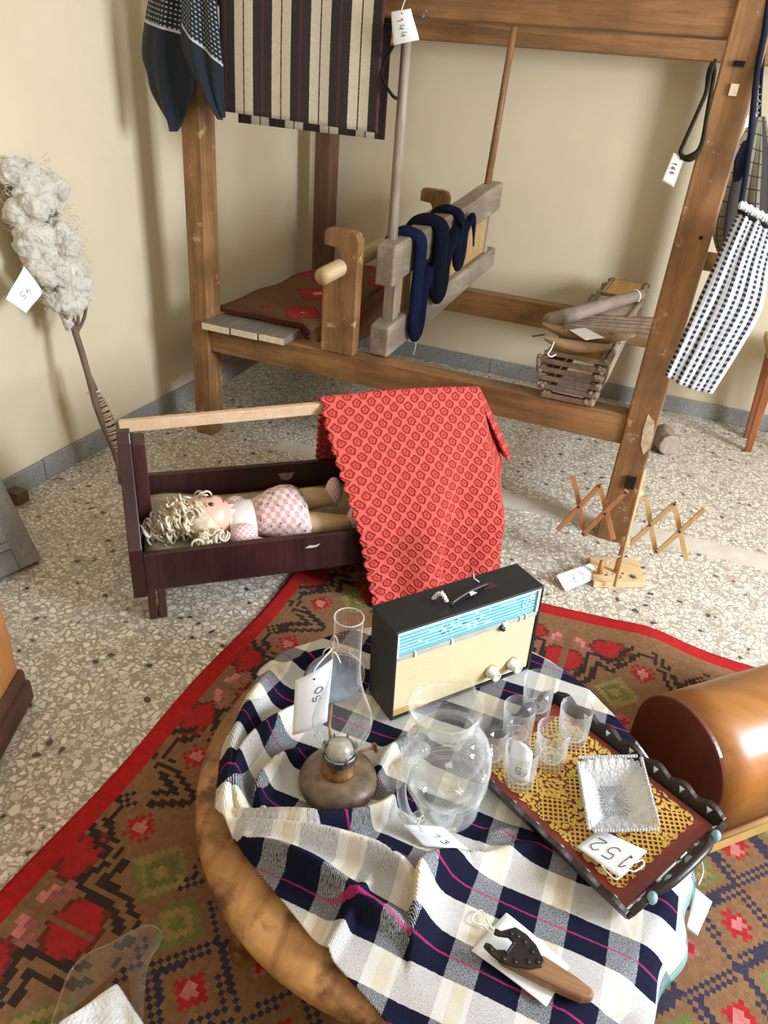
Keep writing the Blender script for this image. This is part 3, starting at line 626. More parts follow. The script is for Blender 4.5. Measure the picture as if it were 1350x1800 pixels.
# ------------------------------------------------------------------ rug, woven cell by cell
RX0, RX1, RY0, RY1 = -.945, 1.25, .06, 2.06
CS = .0105
def rug_colours(nx, ny):
    X, Y = np.meshgrid(np.arange(nx) + .5, np.arange(ny) + .5, indexing='ij'); X = X * CS; Y = (ny - Y) * CS     # X from left edge, Y from far edge
    BR = np.array((.215, .110, .052)); RED = np.array((.40, .004, .010)); RED2 = np.array((.36, .010, .018)); BLK = np.array((.018, .014, .016)); NAV = np.array((.020, .024, .055)); GRN = np.array((.15, .16, .05)); OLV = np.array((.30, .21, .075)); PNK = np.array((.52, .17, .15)); MAR = np.array((.12, .02, .016))
    C = np.tile(BR, (nx, ny, 1)).astype(float)
    def border(D, T, mask, t0, off):
        P = .69; a = np.abs(((T - t0 + P / 2) % P) - P / 2)
        ck = ((np.floor(X / CS).astype(int) + np.floor(Y / CS).astype(int)) // 2) % 2 == 0
        ck1 = (np.floor(X / CS).astype(int) + np.floor(Y / CS).astype(int)) % 2 == 0
        E = D - off
        def put(m_, c): C[mask & m_] = c
        # roses: one on the axis, one each side, with dark edge and pink stepped bars
        for ca, cd_, ra, rd in ((0, .185, .058, .046), (.128, .088, .052, .034)):
            lob = np.maximum(np.abs(a - ca) / ra, np.abs(E - cd_) / rd) * .55 + (np.abs(a - ca) / ra + np.abs(E - cd_) / rd) * .45
            put(lob < 1.30, MAR); put(lob < 1.08, RED2)
        put((a < .006) & (E > .055) & (E < .235), BR * .85)
        for k, (pa, pd) in enumerate(((.028, .080), (.045, .098), (.062, .115), (.078, .130), (.030, .105), (.05, .125))):
            put((np.abs(a - pa) < .011) & (np.abs(E - pd) < .011), PNK * (1.1 if k < 2 else .6))
        # double stepped line
        pts = [(.03, .285), (.05, .270), (.077, .232), (.085, .142), (.145, .165), (.175, .110), (.21, .060), (.265, .064), (.305, .120), (.345, .200)]
        d = np.full(a.shape, 9.0); sg = np.zeros(a.shape, int)
        for k, ((a0, d0), (a1, d1)) in enumerate(zip(pts[:-1], pts[1:])):
            vx, vy = a1 - a0, d1 - d0; t = np.clip(((a - a0) * vx + (E - d0) * vy) / (vx * vx + vy * vy), 0, 1)
            side = np.sign((a - a0) * vy - (E - d0) * vx); dd = np.hypot(a - a0 - t * vx, E - d0 - t * vy); nb = np.abs(dd) < np.abs(d); d = np.where(nb, dd * np.where(side == 0, 1, side), d); sg = np.where(nb, k, sg)
        ln = np.abs(np.abs(d) - .0155) < .0080
        chk = np.isin(sg, (0, 4, 7)); put(ln & (~chk | ck), BLK)
        put((np.abs(d) < .006) & chk & ~ck, BLK)
        f = np.maximum(np.abs(a - .235), np.abs(E - .155)) + .5 * np.minimum(np.abs(a - .235), np.abs(E - .155))
        put(f < .040, RED2); put((f > .026) & (f < .040) & ck1, BR); put(f < .018, PNK)
        # green stepped chevrons
        ga, ge = a - .165, E - .265; q = np.maximum(np.abs(ga + ge), np.abs(ga - ge)) * .7
        put((q < .052), GRN); put((q < .040) & (ga < .02), OLV); put((q < .028), GRN * .9); put((q < .016), OLV); put((q < .052) & (q > .040) & (ga > 0), OLV * .9)
        put(E < .052, BR * .9); put((E < .045) & (off > 0), BR); put(D < .0525, RED)
    left = (X < Y) & (X < .36); far = (Y <= X) & (Y < .42)
    border(X, Y, left, 2.06 - .556, 0.0); border(Y, X, far, .945 - .01, .065)
    # field
    inn = (X >= .315) & (Y >= .40); 
    px, py = .195, .195
    for ph, kind in ((0, 0), (.5, 1)):
        fx = ((X - .455 + px * ph + px / 2) % px) - px / 2; fy = ((Y - 1.507 + py * ph + py / 2) % py) - py / 2
        ax, ay = np.abs(fx), np.abs(fy); l1 = ax + ay; ck = ((np.floor(X / CS).astype(int) + np.floor(Y / CS).astype(int)) % 2) == 0
        def put(m_, c): C[inn & m_] = c
        if kind == 0:
            put((np.abs(l1 - .078) < .007) & (ck | (ax > .03)), NAV); put((np.abs(l1 - .100) < .007) & (ck | (ay > .03)), NAV)
            f = np.maximum(ax, ay) + .5 * np.minimum(ax, ay); put(f < .036, RED2); put(f < .017, PNK); put((f > .026) & (f < .037) & ck, BR)
        else:
            g = l1; hx = np.floor((X - .455 + px * ph + px / 2) / px).astype(int) + np.floor((Y - 1.507 + py * ph + py / 2) / py).astype(int)
            put((g < .062) & (hx % 2 == 0), GRN); put((g < .042) & (hx % 2 == 0), OLV); put((g < .022) & (hx % 2 == 0), GRN)
            put((g < .03) & (hx % 2 == 1), PNK * .7); put((g < .016) & (hx % 2 == 1), RED2)
    C *= (1 + np.random.uniform(-.14, .14, (nx, ny, 1))) * (1 + .10 * np.sin(X * 9 + 1)[..., None] * np.sin(Y * 7)[..., None])
    return C
nx, ny = int((RX1 - RX0) / CS), int((RY1 - RY0) / CS)
RC = rug_colours(nx, ny)
xs_ = RX0 + np.arange(nx + 1) * CS; ys_ = RY0 + np.arange(ny + 1) * CS
XX, YY = np.meshgrid(xs_, ys_, indexing='ij')
wav = .010 * np.exp(-((YY - 2.0) / .16) ** 2) * np.exp(-((XX - .22) / .10) ** 2) + .006 * np.exp(-((YY - 2.03) / .07) ** 2) * (np.sin(XX * 11) + 1) * .5
edge = .006 * np.sin(YY * 9) * np.exp(-((XX - RX0) / .2) ** 2); edge2 = (.012 * np.sin(XX * 7 + .5) + .01 * np.exp(-((XX - .25) / .1) ** 2)) * np.exp(-((YY - RY1) / .25) ** 2)
VV = np.stack([XX + edge, YY + edge2, .009 + wav], -1).reshape(-1, 3)
idx = np.arange((nx + 1) * (ny + 1)).reshape(nx + 1, ny + 1)
FF = np.stack([idx[:-1, :-1], idx[1:, :-1], idx[1:, 1:], idx[:-1, 1:]], -1).reshape(-1, 4)
me = bpy.data.meshes.new('kilim_rug'); me.from_pydata(VV.tolist(), [], FF.tolist())
ca_ = me.color_attributes.new('weave', 'FLOAT_COLOR', 'CORNER')
colr = np.repeat(np.concatenate([RC.reshape(-1, 3), np.ones((nx * ny, 1))], 1), 4, axis=0)
ca_.data.foreach_set('color', colr.astype(np.float32).ravel()); me.shade_smooth()
m_, nt, bs = nmat('kilim_wool'); at_ = N(nt, 'ShaderNodeAttribute', attribute_name='weave'); vec = coords(nt, 'Object')
c = MIX(nt, MATH(nt, 'MULTIPLY', noise(nt, vec, 260, 3), .38), at_.outputs['Color'], MIX(nt, .5, at_.outputs['Color'], (.10, .06, .03))); c = MIX(nt, MATH(nt, 'MULTIPLY', noise(nt, vec, 6, 3), .15), c, (.18, .11, .06))
L(nt, c, bs.inputs['Base Color']); bs.inputs['Roughness'].default_value = .95; bs.inputs['Specular IOR Level'].default_value = .08
bump(nt, bs, noise(nt, vec, 420, 2), .5, .003); me.materials.append(m_)
rug = bpy.data.objects.new('kilim_rug', me); COL.objects.link(rug)
md = rug.modifiers.new('thickness', 'SOLIDIFY'); md.thickness = .008; md.offset = -1
tagp(rug, 'brown kilim rug with red border, stepped black lines and small flowers', 'rug')

# ------------------------------------------------------------------ round table
TC = V3(-.199, 1.014, 0); TR = .482; TZ = .25
def tablewood():
    m_, nt, bs = nmat('worn_table_wood'); vec = coords(nt, 'Object', (1, .12, 1), (0, 0, .8)); n1 = noise(nt, vec, 14, 6, .6, 1.0); v3 = coords(nt, 'Object'); n3 = noise(nt, v3, 7, 5, .65)
    c = ramp(nt, n1, [(.3, (.20, .080, .020)), (.5, (.42, .20, .060)), (.7, (.56, .31, .11))]); c = MIX(nt, ramp(nt, n3, [(.47, (0, 0, 0)), (.58, (1, 1, 1))]), c, (.11, .042, .013)); L(nt, c, bs.inputs['Base Color']); bs.inputs['Roughness'].default_value = .45; bump(nt, bs, n1, .3, .004); return m_
M_tab = tablewood()
tab = thing('low_table', 'low round worn wooden table on stub legs on the rug', 'table', TC)
MB().lathe([(.0, .185), (.40, .185), (.452, .188), (.476, .203), (.484, .222), (.482, .238), (.472, .247), (.455, .2495), (.0, .2495)], TC, 96).build('table_top', M_tab, tab, smooth=True)
for a in (237, 327, 57, 147):
    d = V3(math.cos(math.radians(a)), math.sin(math.radians(a)), 0)
    MB().tube([TC + d * .40 + CZ * .19, TC + d * .415 + CZ * .09, TC + d * .43 + CZ * .0095], [.050, .042, .034], 14).build('leg', M_tab, tab, smooth=True)

# ------------------------------------------------------------------ plaid cloth
def plaid(name):
    m_, nt, bs = nmat(name); tc = N(nt, 'ShaderNodeUVMap'); sx = N(nt, 'ShaderNodeSeparateXYZ'); L(nt, tc.outputs[0], sx.inputs[0]); u, v = sx.outputs[0], sx.outputs[1]
    wob = MATH(nt, 'MULTIPLY', MATH(nt, 'SUBTRACT', noise(nt, coords(nt, 'UV'), 90, 2), .5), .003)
    fy = MATH(nt, 'FRACT', MATH(nt, 'ADD', MATH(nt, 'DIVIDE', MATH(nt, 'ADD', MATH(nt, 'SUBTRACT', v, .803), wob), .13), 100.5))      # .5 at the pink line
    fx = MATH(nt, 'FRACT', MATH(nt, 'ADD', MATH(nt, 'DIVIDE', MATH(nt, 'ADD', u, wob), .122), 100.0))
    ny_ = MATH(nt, 'LESS_THAN', MATH(nt, 'ABSOLUTE', MATH(nt, 'SUBTRACT', fy, .5)), .252); nx_ = MATH(nt, 'LESS_THAN', fx, .575)
    # twill speckle of mixed threads
    tw = MATH(nt, 'SINE', MATH(nt, 'MULTIPLY', MATH(nt, 'ADD', u, MATH(nt, 'MULTIPLY', v, .75)), 2100.0)); sp = noise(nt, coords(nt, 'UV'), 520, 2)
    sp2 = MATH(nt, 'GREATER_THAN', MATH(nt, 'ADD', MATH(nt, 'MULTIPLY', tw, .16), sp), .5)
    navy = (.009, .010, .028); cream = (.80, .745, .65)
    t1 = MIX(nt, sp2, (.018, .022, .05), (.42, .43, .42)); t2 = MIX(nt, sp2, (.36, .345, .33), (.74, .71, .66))
    a = MIX(nt, nx_, t1, navy); b_ = MIX(nt, nx_, cream, t2)
    cw = MATH(nt, 'LESS_THAN', MATH(nt, 'ABSOLUTE', MATH(nt, 'SUBTRACT', fx, .83)), .10); b_ = MIX(nt, MATH(nt, 'MULTIPLY', cw, .6), b_, (.66, .54, .37))
    c = MIX(nt, ny_, b_, a)
    pk = MATH(nt, 'LESS_THAN', MATH(nt, 'ABSOLUTE', MATH(nt, 'SUBTRACT', fy, .5)), .013); c = MIX(nt, MATH(nt, 'MULTIPLY', pk, .75), c, (.42, .03, .14))
    # selvedge stripes: pale, then teal at the very edge
    w1 = MATH(nt, 'MULTIPLY', MATH(nt, 'GREATER_THAN', u, .305), MATH(nt, 'LESS_THAN', u, .330)); c = MIX(nt, MATH(nt, 'MULTIPLY', w1, .6), c, (.60, .68, .70))
    w2 = MATH(nt, 'GREATER_THAN', u, .350); c = MIX(nt, MATH(nt, 'MULTIPLY', w2, .75), c, (.10, .30, .28))
    c = MIX(nt, MATH(nt, 'MULTIPLY', sp, .22), c, (.25, .21, .17), 'MULTIPLY')
    L(nt, c, bs.inputs['Base Color']); bs.inputs['Roughness'].default_value = .95; bs.inputs['Specular IOR Level'].default_value = .1
    bump(nt, bs, MATH(nt, 'ADD', tw, MATH(nt, 'MULTIPLY', noise(nt, coords(nt, 'UV'), 25, 3), 6)), .35, .0015); return m_
M_plaid = plaid('plaid_wool')
poly = [(-.545, .735), (-.45, .685), (-.37, .648), (-.27, .605), (-.16, .563), (-.05, .52), (.06, .44), (.20, .38), (.372, .40), (.375, .60), (.38, .80), (.385, 1.02), (.33, 1.17), (.20, 1.30), (.09, 1.405), (-.04, 1.505), (-.22, 1.53), (-.42, 1.45), (-.56, 1.33), (-.66, 1.20), (-.675, 1.12), (-.645, 1.0), (-.615, .865)]
pc0 = V3(-.14, .97)
pp = [V3(*p_) for p_ in poly]; PH = []; RB = []
dense = []
for i in range(len(pp)):
    for t in np.linspace(0, 1, 30, endpoint=False): dense.append(pp[i] * (1 - t) + pp[(i + 1) % len(pp)] * t)
dn = np.array(dense) - pc0; ang = np.arctan2(dn[:, 1], dn[:, 0]); od = np.argsort(ang); ang = ang[od]; rad = np.hypot(dn[:, 0], dn[:, 1])[od]
def rb(phi): return np.interp(phi, np.r_[ang[-1] - 2 * np.pi, ang, ang[0] + 2 * np.pi], np.r_[rad[-1], rad, rad[0]])
# fold ridges: (polyline in table coordinates, height, wide-side width, steep-side width); the steep side is on the left of travel
def zz(*ps, z=.272): return [AZ(px, py, z)[:2] for px, py in ps]
ridges = [
    (zz((480, 1180), (445, 1245), (415, 1320), (400, 1395), (395, 1445)), .052, .022, .024),
    (zz((425, 1440), (412, 1385), (440, 1325), (495, 1275), (560, 1235)), .050, .020, .010),
    (zz((470, 1440), (452, 1395), (480, 1350), (530, 1315)), .034, .014, .008),
    (zz((700, 1400), (660, 1442), (570, 1466), (490, 1456), (415, 1440)), .048, .020, .008),
    (zz((722, 1560), (690, 1528), (600, 1500), (500, 1478), (398, 1452)), .044, .024, .009),
    (zz((712, 1640), (640, 1610), (540, 1540), (430, 1480)), .044, .024, .008),
    (zz((722, 1640), (727, 1590), (735, 1545), (770, 1520), (830, 1505)), .046, .034, .006),
    (zz((780, 1545), (880, 1500), (960, 1490), (1040, 1530), (1090, 1600)), .022, .024, .018),
    (zz((850, 1465), (920, 1462), (1000, 1500)), .018, .016, .014),
    (zz((650, 1555), (615, 1615), (560, 1700)), .022, .018, .007),
    (zz((500, 1168), (600, 1150), (690, 1190)), .026, .020, .016),
    (zz((760, 1285), (690, 1318), (664, 1370), (700, 1408)), .024, .016, .010),
    (zz((690, 1345), (745, 1330), (800, 1345)), .016, .012, .010),
]
segs = []
for pl, h_, w_, w2_ in ridges:
    c = catmull([V3(p_[0], p_[1], 0) for p_ in pl], 6)
    segs.append((np.array(c)[:, :2], h_, w_, w2_))
def ridge_h(Pxy):
    out = np.zeros(len(Pxy)); sh = np.zeros((len(Pxy), 2))
    for c, h_, w_, w2_ in segs:
        dmin = np.full(len(Pxy), 9.0); vec_ = np.zeros((len(Pxy), 2)); tt = np.zeros(len(Pxy)); sd_ = np.zeros(len(Pxy))
        for i in range(len(c) - 1):
            a_, b_ = c[i], c[i + 1]; v_ = b_ - a_; t = np.clip(((Pxy - a_) @ v_) / (v_ @ v_ + 1e-12), 0, 1); q = Pxy - a_ - t[:, None] * v_; d = np.hypot(q[:, 0], q[:, 1]); nb = d < dmin
            dmin[nb] = d[nb]; vec_[nb] = q[nb]; tt[nb] = (i + t[nb]) / (len(c) - 1); sd_[nb] = (v_[0] * q[:, 1] - v_[1] * q[:, 0])[nb]
        wloc = np.where(sd_ > 0, w2_, w_); env = np.sin(np.pi * np.clip(tt, .05, .95)) ** .45; g = np.exp(-(dmin / wloc) ** 1.8) * env; hh = h_ * g
        out = np.maximum(out, hh) + .2 * np.minimum(out, hh); sh += vec_ * (np.exp(-(dmin / w_) ** 2) * env * .42)[:, None] * (h_ / .04)
    return out, sh
NR, NP = 150, 460
flat = np.zeros((NR + 1, NP, 2))
for k in range(NP):
    ph = -math.pi + 2 * math.pi * k / NP; R_ = rb(ph)
    for i in range(NR + 1): flat[i, k] = pc0 + np.array([math.cos(ph), math.sin(ph)]) * R_ * (i / NR)
F2 = flat.reshape(-1, 2); rh, sh = ridge_h(F2)
rel = F2 - TC[:2]; rr_ = np.hypot(rel[:, 0], rel[:, 1]); RT = .478
# flatten where heavy things stand
def calm(c, r0): return 1 - np.exp(-((np.hypot(F2[:, 0] - c[0], F2[:, 1] - c[1]) / r0) ** 4))
flatk = calm((-.37, .905), .085) * calm((-.135, .94), .075) * calm((-.20, 1.26), .12) * calm((-.29, 1.18), .09) * calm((-.12, 1.36), .09) * calm((.11, 1.13), .20) * calm((.20, 1.0), .13) * calm((.03, 1.22), .16)
rh = rh * flatk
bulk = .022 * np.exp(-(((F2[:, 0] + .28) / .20) ** 2 + ((F2[:, 1] - .72) / .10) ** 2)) * flatk
z = .2555 + bulk + rh * 1.45 + .0018 * np.sin(F2[:, 0] * 37 + 2 * np.sin(F2[:, 1] * 21)) * np.sin(F2[:, 1] * 31)
pos = F2.copy(); over = np.maximum(0, rr_ - RT); dirn = rel / np.maximum(rr_, 1e-6)[:, None]
phi_ = np.arctan2(rel[:, 1], rel[:, 0])
hang = over > 0
out_ = .012 + .075 * (1 - np.exp(-over / .07)) + .010 * np.sin(phi_ * 22) * np.minimum(1, over / .06)
drop = np.where(over < .02, over * over / .04, over - .01)
pos[hang] = (TC[:2] + dirn * (RT + np.minimum(over, out_ * .9)[:, None]))[hang]
z = np.where(hang, z - drop * .80, z); z = np.maximum(z, .016)
P3 = np.concatenate([pos, z[:, None]], 1).reshape(NR + 1, NP, 3)
UVf = (F2 - sh * flatk[:, None]).reshape(NR + 1, NP, 2)
pl_ = MB().grid(P3, wrap=True, uv=UVf).build('plaid_cloth', M_plaid, None, smooth=True, solid=.004)
tagp(pl_, 'navy and cream plaid wool cloth bunched over the low round table', 'cloth')
CZT = .2585   # top of the cloth

# ------------------------------------------------------------------ radio
Rz = Matrix.Rotation(.886, 4, 'Z') @ Matrix.Rotation(-.04, 4, 'X') @ Matrix.Rotation(-.017, 4, 'Y')
RM = Matrix.Translation((-.328, 1.099, CZT + .008)) @ Rz
rx, ry, rz = [np.array(RM.col[i][:3]) for i in range(3)]; ro = np.array(RM.col[3][:3])
RWd, RHt, RDp = .394, .252, .105
radio = thing('table_radio', 'black and cream vintage radio with turquoise tuning dial on the plaid cloth', 'radio', ro + rx * .2)
M_bk = plain('black_bakelite', (.010, .011, .013), .42, .3, 14); M_cream = plain('cream_plastic', (.76, .63, .38), .5, .05, 8); M_cream2 = plain('pale_plastic_trim', (.72, .70, .60), .4, .05, 8)
def rbx(lo, hi, name, mat, bevel=.0, par=None): return MB().obox(ro, rx, ry, rz, lo, hi).build(name, mat, par or radio, bevel=bevel)
# case as a sleeve
rbx((0, 0, RHt - .006), (RWd, RDp, RHt), 'case_top', M_bk, .002); rbx((0, 0, 0), (RWd, RDp, .006), 'case_bottom', M_bk, .002)
rbx((0, 0, .006), (.006, RDp, RHt - .006), 'case_side', M_bk, .001); rbx((RWd - .006, 0, .006), (RWd, RDp, RHt - .006), 'case_side', M_bk, .001); rbx((.006, RDp - .006, .006), (RWd - .006, RDp, RHt - .006), 'case_back', M_bk, .001)
grille = rbx((.008, .008, .008), (RWd - .008, .014, .178), 'grille', M_cream)
for k in range(34):
    z0 = .010 + k * .00495; MB().obox(ro, rx, ry, rz, (.008, .0035, z0), (RWd - .008, .009, z0 + .0031)).build('grille_slat', M_cream, radio)
M_rust = plain('rust_stain', (.42, .24, .03), .7, .3, 20)
for k in range(4): MB().obox(ro, rx, ry, rz, (.008, .0030, .0085 + k * .00495), (.10 - k * .018, .009, .0085 + k * .00495 + .0032)).build('stained_slat', M_rust, radio)
def dialm():
    m_, nt, bs = nmat('turquoise_dial'); v = coords(nt, 'Object'); c = ramp(nt, noise(nt, v, 14, 2), [(.3, (.08, .36, .42)), (.7, (.16, .46, .50))]); L(nt, c, bs.inputs['Base Color']); bs.inputs['Roughness'].default_value = .15; bs.inputs['Coat Weight'].default_value = .6; return m_
M_dial = dialm(); M_line = plain('pale_print', (.62, .86, .90), .3, .05)
dial = rbx((.010, .006, .180), (RWd - .010, .012, .243), 'tuning_dial', M_dial)
rbx((.006, .001, .243), (RWd - .006, .010, .2475), 'dial_rim', M_cream2); rbx((.006, .001, .180), (.0105, .010, .243), 'dial_rim', M_cream2); rbx((RWd - .0125, .001, .180), (RWd - .006, .010, .243), 'dial_rim', M_cream2)
rbx((.006, .002, .168), (RWd - .006, .011, .1795), 'trim_bar', plain('dull_trim_bar', (.40, .39, .34), .4), .001)
for x_ in (.05, .145, .295, .335, .352): rbx((x_, -.001, .167), (x_ + .005, .006, .181), 'trim_notch', M_cream2, .0005)
for k, z0 in enumerate((.190, .199, .208, .217, .226, .235)):
    rbx((.014, .0052, z0), (RWd - .016, .0062, z0 + .0016), 'dial_line', M_line, par=dial)
rr = random.Random(5)
for k in range(46):
    x_ = .05 + rr.random() * .20; z_ = rr.choice((.1935, .2025, .2115, .2205, .2295)); rbx((x_, .0050, z_), (x_ + rr.uniform(.002, .012), .0062, z_ + rr.uniform(.0015, .0035)), 'dial_mark', M_line if rr.random() < .6 else plain('dial_dark', (.05, .16, .18), .4) if 'dial_dark' not in bpy.data.materials else (M_line if rr.random() < .6 else bpy.data.materials['dial_dark']), par=dial)
for k in range(9): rbx((.275 + k * .005, .0050, .2275), (.278 + k * .005, .0062, .2305), 'dial_lettering', M_line, par=dial)
ec = ro + rx * .352 + rz * .214 + ry * .005      # round white emblem with a crest
em = MB(); em.tube([ec + (rx * math.cos(a) + rz * math.sin(a)) * .013 for a in np.linspace(0, 6.283, 24, endpoint=False)], .0013, 6, closed=True)
em.tube(catmull([ec + rx * -.009 + rz * .006, ec + rx * -.003 + rz * .002, ec + rx * .003 + rz * .006, ec + rx * .009 + rz * .002], 4), .0011, 5); em.tube(catmull([ec + rx * -.009 + rz * -.003, ec + rx * -.003 + rz * -.006, ec + rx * .003 + rz * -.002, ec + rx * .009 + rz * -.006], 4), .0011, 5)
em.tube(catmull([ec + rx * .004 + rz * .013, ec + rx * .014 + rz * .017, ec + rx * .022 + rz * .011, ec + rx * .014 + rz * .008], 4), .0012, 5)
em.build('emblem', M_line, dial, smooth=True)
for x_, nm in ((.272, 'volume_knob'), (.335, 'tone_knob')):
    kc = ro + rx * x_ + rz * .040
    kn = MB().lathe([(0.0, .006), (.0155, .006), (.0155, -.006), (.0125, -.007), (.0118, -.024), (.0095, -.0255), (.0085, -.0235), (.0, -.0235)], kc, 28, ax=ry).build(nm, M_cream2, radio, smooth=True)
    MB().lathe([(.0165, .0048), (.0185, .0044), (.0185, .0028), (.0165, .0026)], kc, 28, ax=ry).build('knob_ring', M_rust, kn, smooth=True)  # thin rust-coloured ring round the foot of the knob
kc = ro + rx * .283 + rz * .168; MB().ball(kc, .007, 12).ball(kc + rx * .006 - rz * .006, .006, 12).build('dark_switch', plain('black_knob', (.015, .014, .010), .4), radio, smooth=True)
MB().obox(ro, rx, ry, rz, (.285, -.004, .172), (.297, .004, .180)).build('switch_tab', M_white, radio, bevel=.002)
hs = MB().tube(catmull([ro + rx * .155 + ry * .030 + rz * (RHt + .002), ro + rx * .165 + ry * .033 + rz * (RHt + .008), ro + rx * .215 + ry * .045 + rz * (RHt + .011), ro + rx * .265 + ry * .055 + rz * (RHt + .008), ro + rx * .275 + ry * .058 + rz * (RHt + .002)], 5), .0045, 8).build('carry_strap', M_bk, radio, smooth=True)
rbx((.258, .048, RHt), (.292, .066, RHt + .002), 'strap_slot', plain('slot_dark', (.06, .012, .010), .6))
st_ = [ro + rx * (.128 + .02 * t) + ry * (.062 - .026 * t) + rz * (RHt + .006 + .02 * math.sin(t * 3.0) + .003 * math.sin(t * 40)) for t in np.linspace(0, 1, 30)]
sg = MB().tube([p_ + (rx * math.cos(i * 1.3) + rz * math.sin(i * 1.3)) * .003 for i, p_ in enumerate(st_)], .0028, 6).tube([p_ + (rx * math.cos(i * 1.3 + 3.1) + rz * math.sin(i * 1.3 + 3.1)) * .003 for i, p_ in enumerate(st_)], .0028, 6)
sg.tube([ro + rx * .262 + ry * .10 + rz * (RHt + .012), ro + rx * .258 + ry * .09 + rz * (RHt + .004), ro + rx * .262 + ry * .075 + rz * (RHt + .002)], .0016, 6)
tagp(sg.build('twisted_string', M_white, None, smooth=True), 'twisted white string looped on the radio strap', 'string')
MB().prism([(0, 0), (.020, .004), (.010, .018), (.004, .012)], ro + rx * .205 + ry * .028 + rz * (RHt + .012), rx, ry, rz, 0, .0006).build('paper_scrap', M_paper)
tagp(bpy.data.objects['paper_scrap'], 'tiny torn white paper corner on top of the black radio', 'paper')

# ------------------------------------------------------------------ paper tags and handwriting
DIG = {'0': [[(.5, 1.3), (.1, 1.0), (.05, .4), (.4, 0), (.8, .3), (.9, .9), (.5, 1.3)]], '1': [[(.2, .95), (.6, 1.3), (.5, 0)]], '2': [[(.1, 1.0), (.4, 1.3), (.85, 1.05), (.7, .6), (.1, .05), (.95, 0)]],
       '3': [[(.1, 1.25), (.8, 1.2), (.4, .75), (.85, .45), (.5, 0), (.05, .15)]], '4': [[(.3, 1.3), (.1, .55), (.95, .6)], [(.75, 1.0), (.65, 0)]], '5': [[(.9, 1.3), (.25, 1.25), (.2, .75), (.75, .75), (.85, .3), (.45, 0), (.05, .15)]],
       '6': [[(.75, 1.3), (.3, .9), (.1, .4), (.4, 0), (.8, .25), (.6, .6), (.2, .45)]], '7': [[(.1, 1.25), (.9, 1.3), (.45, 0)], [(.3, .65), (.85, .72)]], '9': [[(.85, .95), (.45, .7), (.2, 1.0), (.5, 1.3), (.85, 1.0), (.75, .4), (.5, 0)]]}
def paper_tag(label, q, text='', centre=(.5, .5), right=(1, 0), size=.25, bend=.0, hole=None, string=None, ink=None, flipn=False):
    q = [V3(p_) for p_ in q]; nrm = unit(np.cross(q[1] - q[0], q[3] - q[0]))
    if nrm @ (CAM - q[0]) < 0: nrm = -nrm
    def at(u, v, h=0.0): return q[0] * (1 - u) * (1 - v) + q[1] * u * (1 - v) + q[2] * u * v + q[3] * (1 - u) * v + nrm * (h + bend * (math.sin(math.pi * u) + .4 * math.sin(2 * math.pi * v)))
    o = MB().grid([[at(i / 10, j / 10) for i in range(11)] for j in range(11)]).build('paper_tag', M_paper, None, smooth=True, solid=.0007)
    tagp(o, label, 'tag')
    if text:
        w = np.linalg.norm(q[1] - q[0]); h = np.linalg.norm(q[3] - q[0]); rv = V3(right[0] * w, right[1] * h); rv = rv / np.linalg.norm(rv); upv = V3(rv[1], -rv[0])   # in metres on the sheet, v runs down the sheet
        mb = MB(); n_ = len(text); adv = 1.35
        for k, ch_ in enumerate(text):
            for st in DIG[ch_]:
                pts = []
                for (a, b_) in catmull([V3(a, b_) for a, b_ in st], 4):
                    x = ((k - (n_ - 1) / 2) * adv + a - .5) * size * w; y = (b_ - .65) * size * w; d = rv * x + upv * y
                    pts.append(at(centre[0] + d[0] / w, centre[1] + d[1] / h, .0009))
                mb.tube(pts, .0008, 5)
        mb.build('handwriting', ink or M_ink, o)
    if hole: MB().tube([at(hole[0], hole[1], -.0008), at(hole[0], hole[1], .0010)], .0022, 10).build('punched_hole', M_ink, o)
    if string: MB().tube(catmull(string, 5), .0016, 6).build('string', M_white, o, smooth=True)
    return o
def wiggle(a, b_, n_=8, amp=.006, seed=1):
    r_ = random.Random(seed); a, b_ = V3(a), V3(b_); return [a + (b_ - a) * i / n_ + V3(r_.uniform(-1, 1), r_.uniform(-1, 1), r_.uniform(-.2, .6)) * amp * (0 < i < n_) for i in range(n_ + 1)]

# ------------------------------------------------------------------ oil lamp
M_cg = thin_glass('clear_chimney_glass', tint=(.995, 1, 1), haze=.012, rim=1.0); M_jg = thin_glass('hazy_jug_glass', tint=(.99, .995, .99), haze=.05, hazec=(.88, .92, .92), rim=1.2); M_tg = thin_glass('tumbler_glass', tint=(.99, .995, .995), haze=.035, rim=1.2)
M_font = plain('dusty_lamp_font', (.17, .11, .065), .4, .45, 40, .3, 90); M_rusty = plain('rusty_brass', (.30, .15, .06), .5, .5, 60, .3, 100, metal=.6)
lc = V3(-.366, .905, CZT + .002)
lamp = thing('oil_lamp', 'paraffin lamp with tall clear glass chimney and dusty round base on the plaid', 'oil lamp', lc)
MB().lathe([(.0, .0), (.072, .0), (.079, .005), (.080, .013), (.076, .023), (.062, .033), (.043, .039), (.035, .042), (.0, .042)], lc, 48).build('font', M_font, lamp, smooth=True)
MB().lathe([(.031, .038), (.036, .044), (.036, .052), (.031, .056), (.0325, .070), (.029, .078), (.0, .078)], lc, 32).build('neck', M_rusty, lamp, smooth=True)
gal = MB().lathe([(.026, .072), (.034, .076), (.036, .082), (.034, .092), (.0345, .098), (.032, .098), (.031, .082), (.0, .080)], lc, 32).build('gallery', M_steel, lamp, smooth=True)
for k in range(8):
    a = k * math.pi / 4; d = V3(math.cos(a), math.sin(a), 0); MB().tube([lc + d * .034 + CZ * .090, lc + d * .0355 + CZ * .102, lc + d * .033 + CZ * .110], [.003, .0025, .001], 6).build('gallery_prong', M_steel, gal)
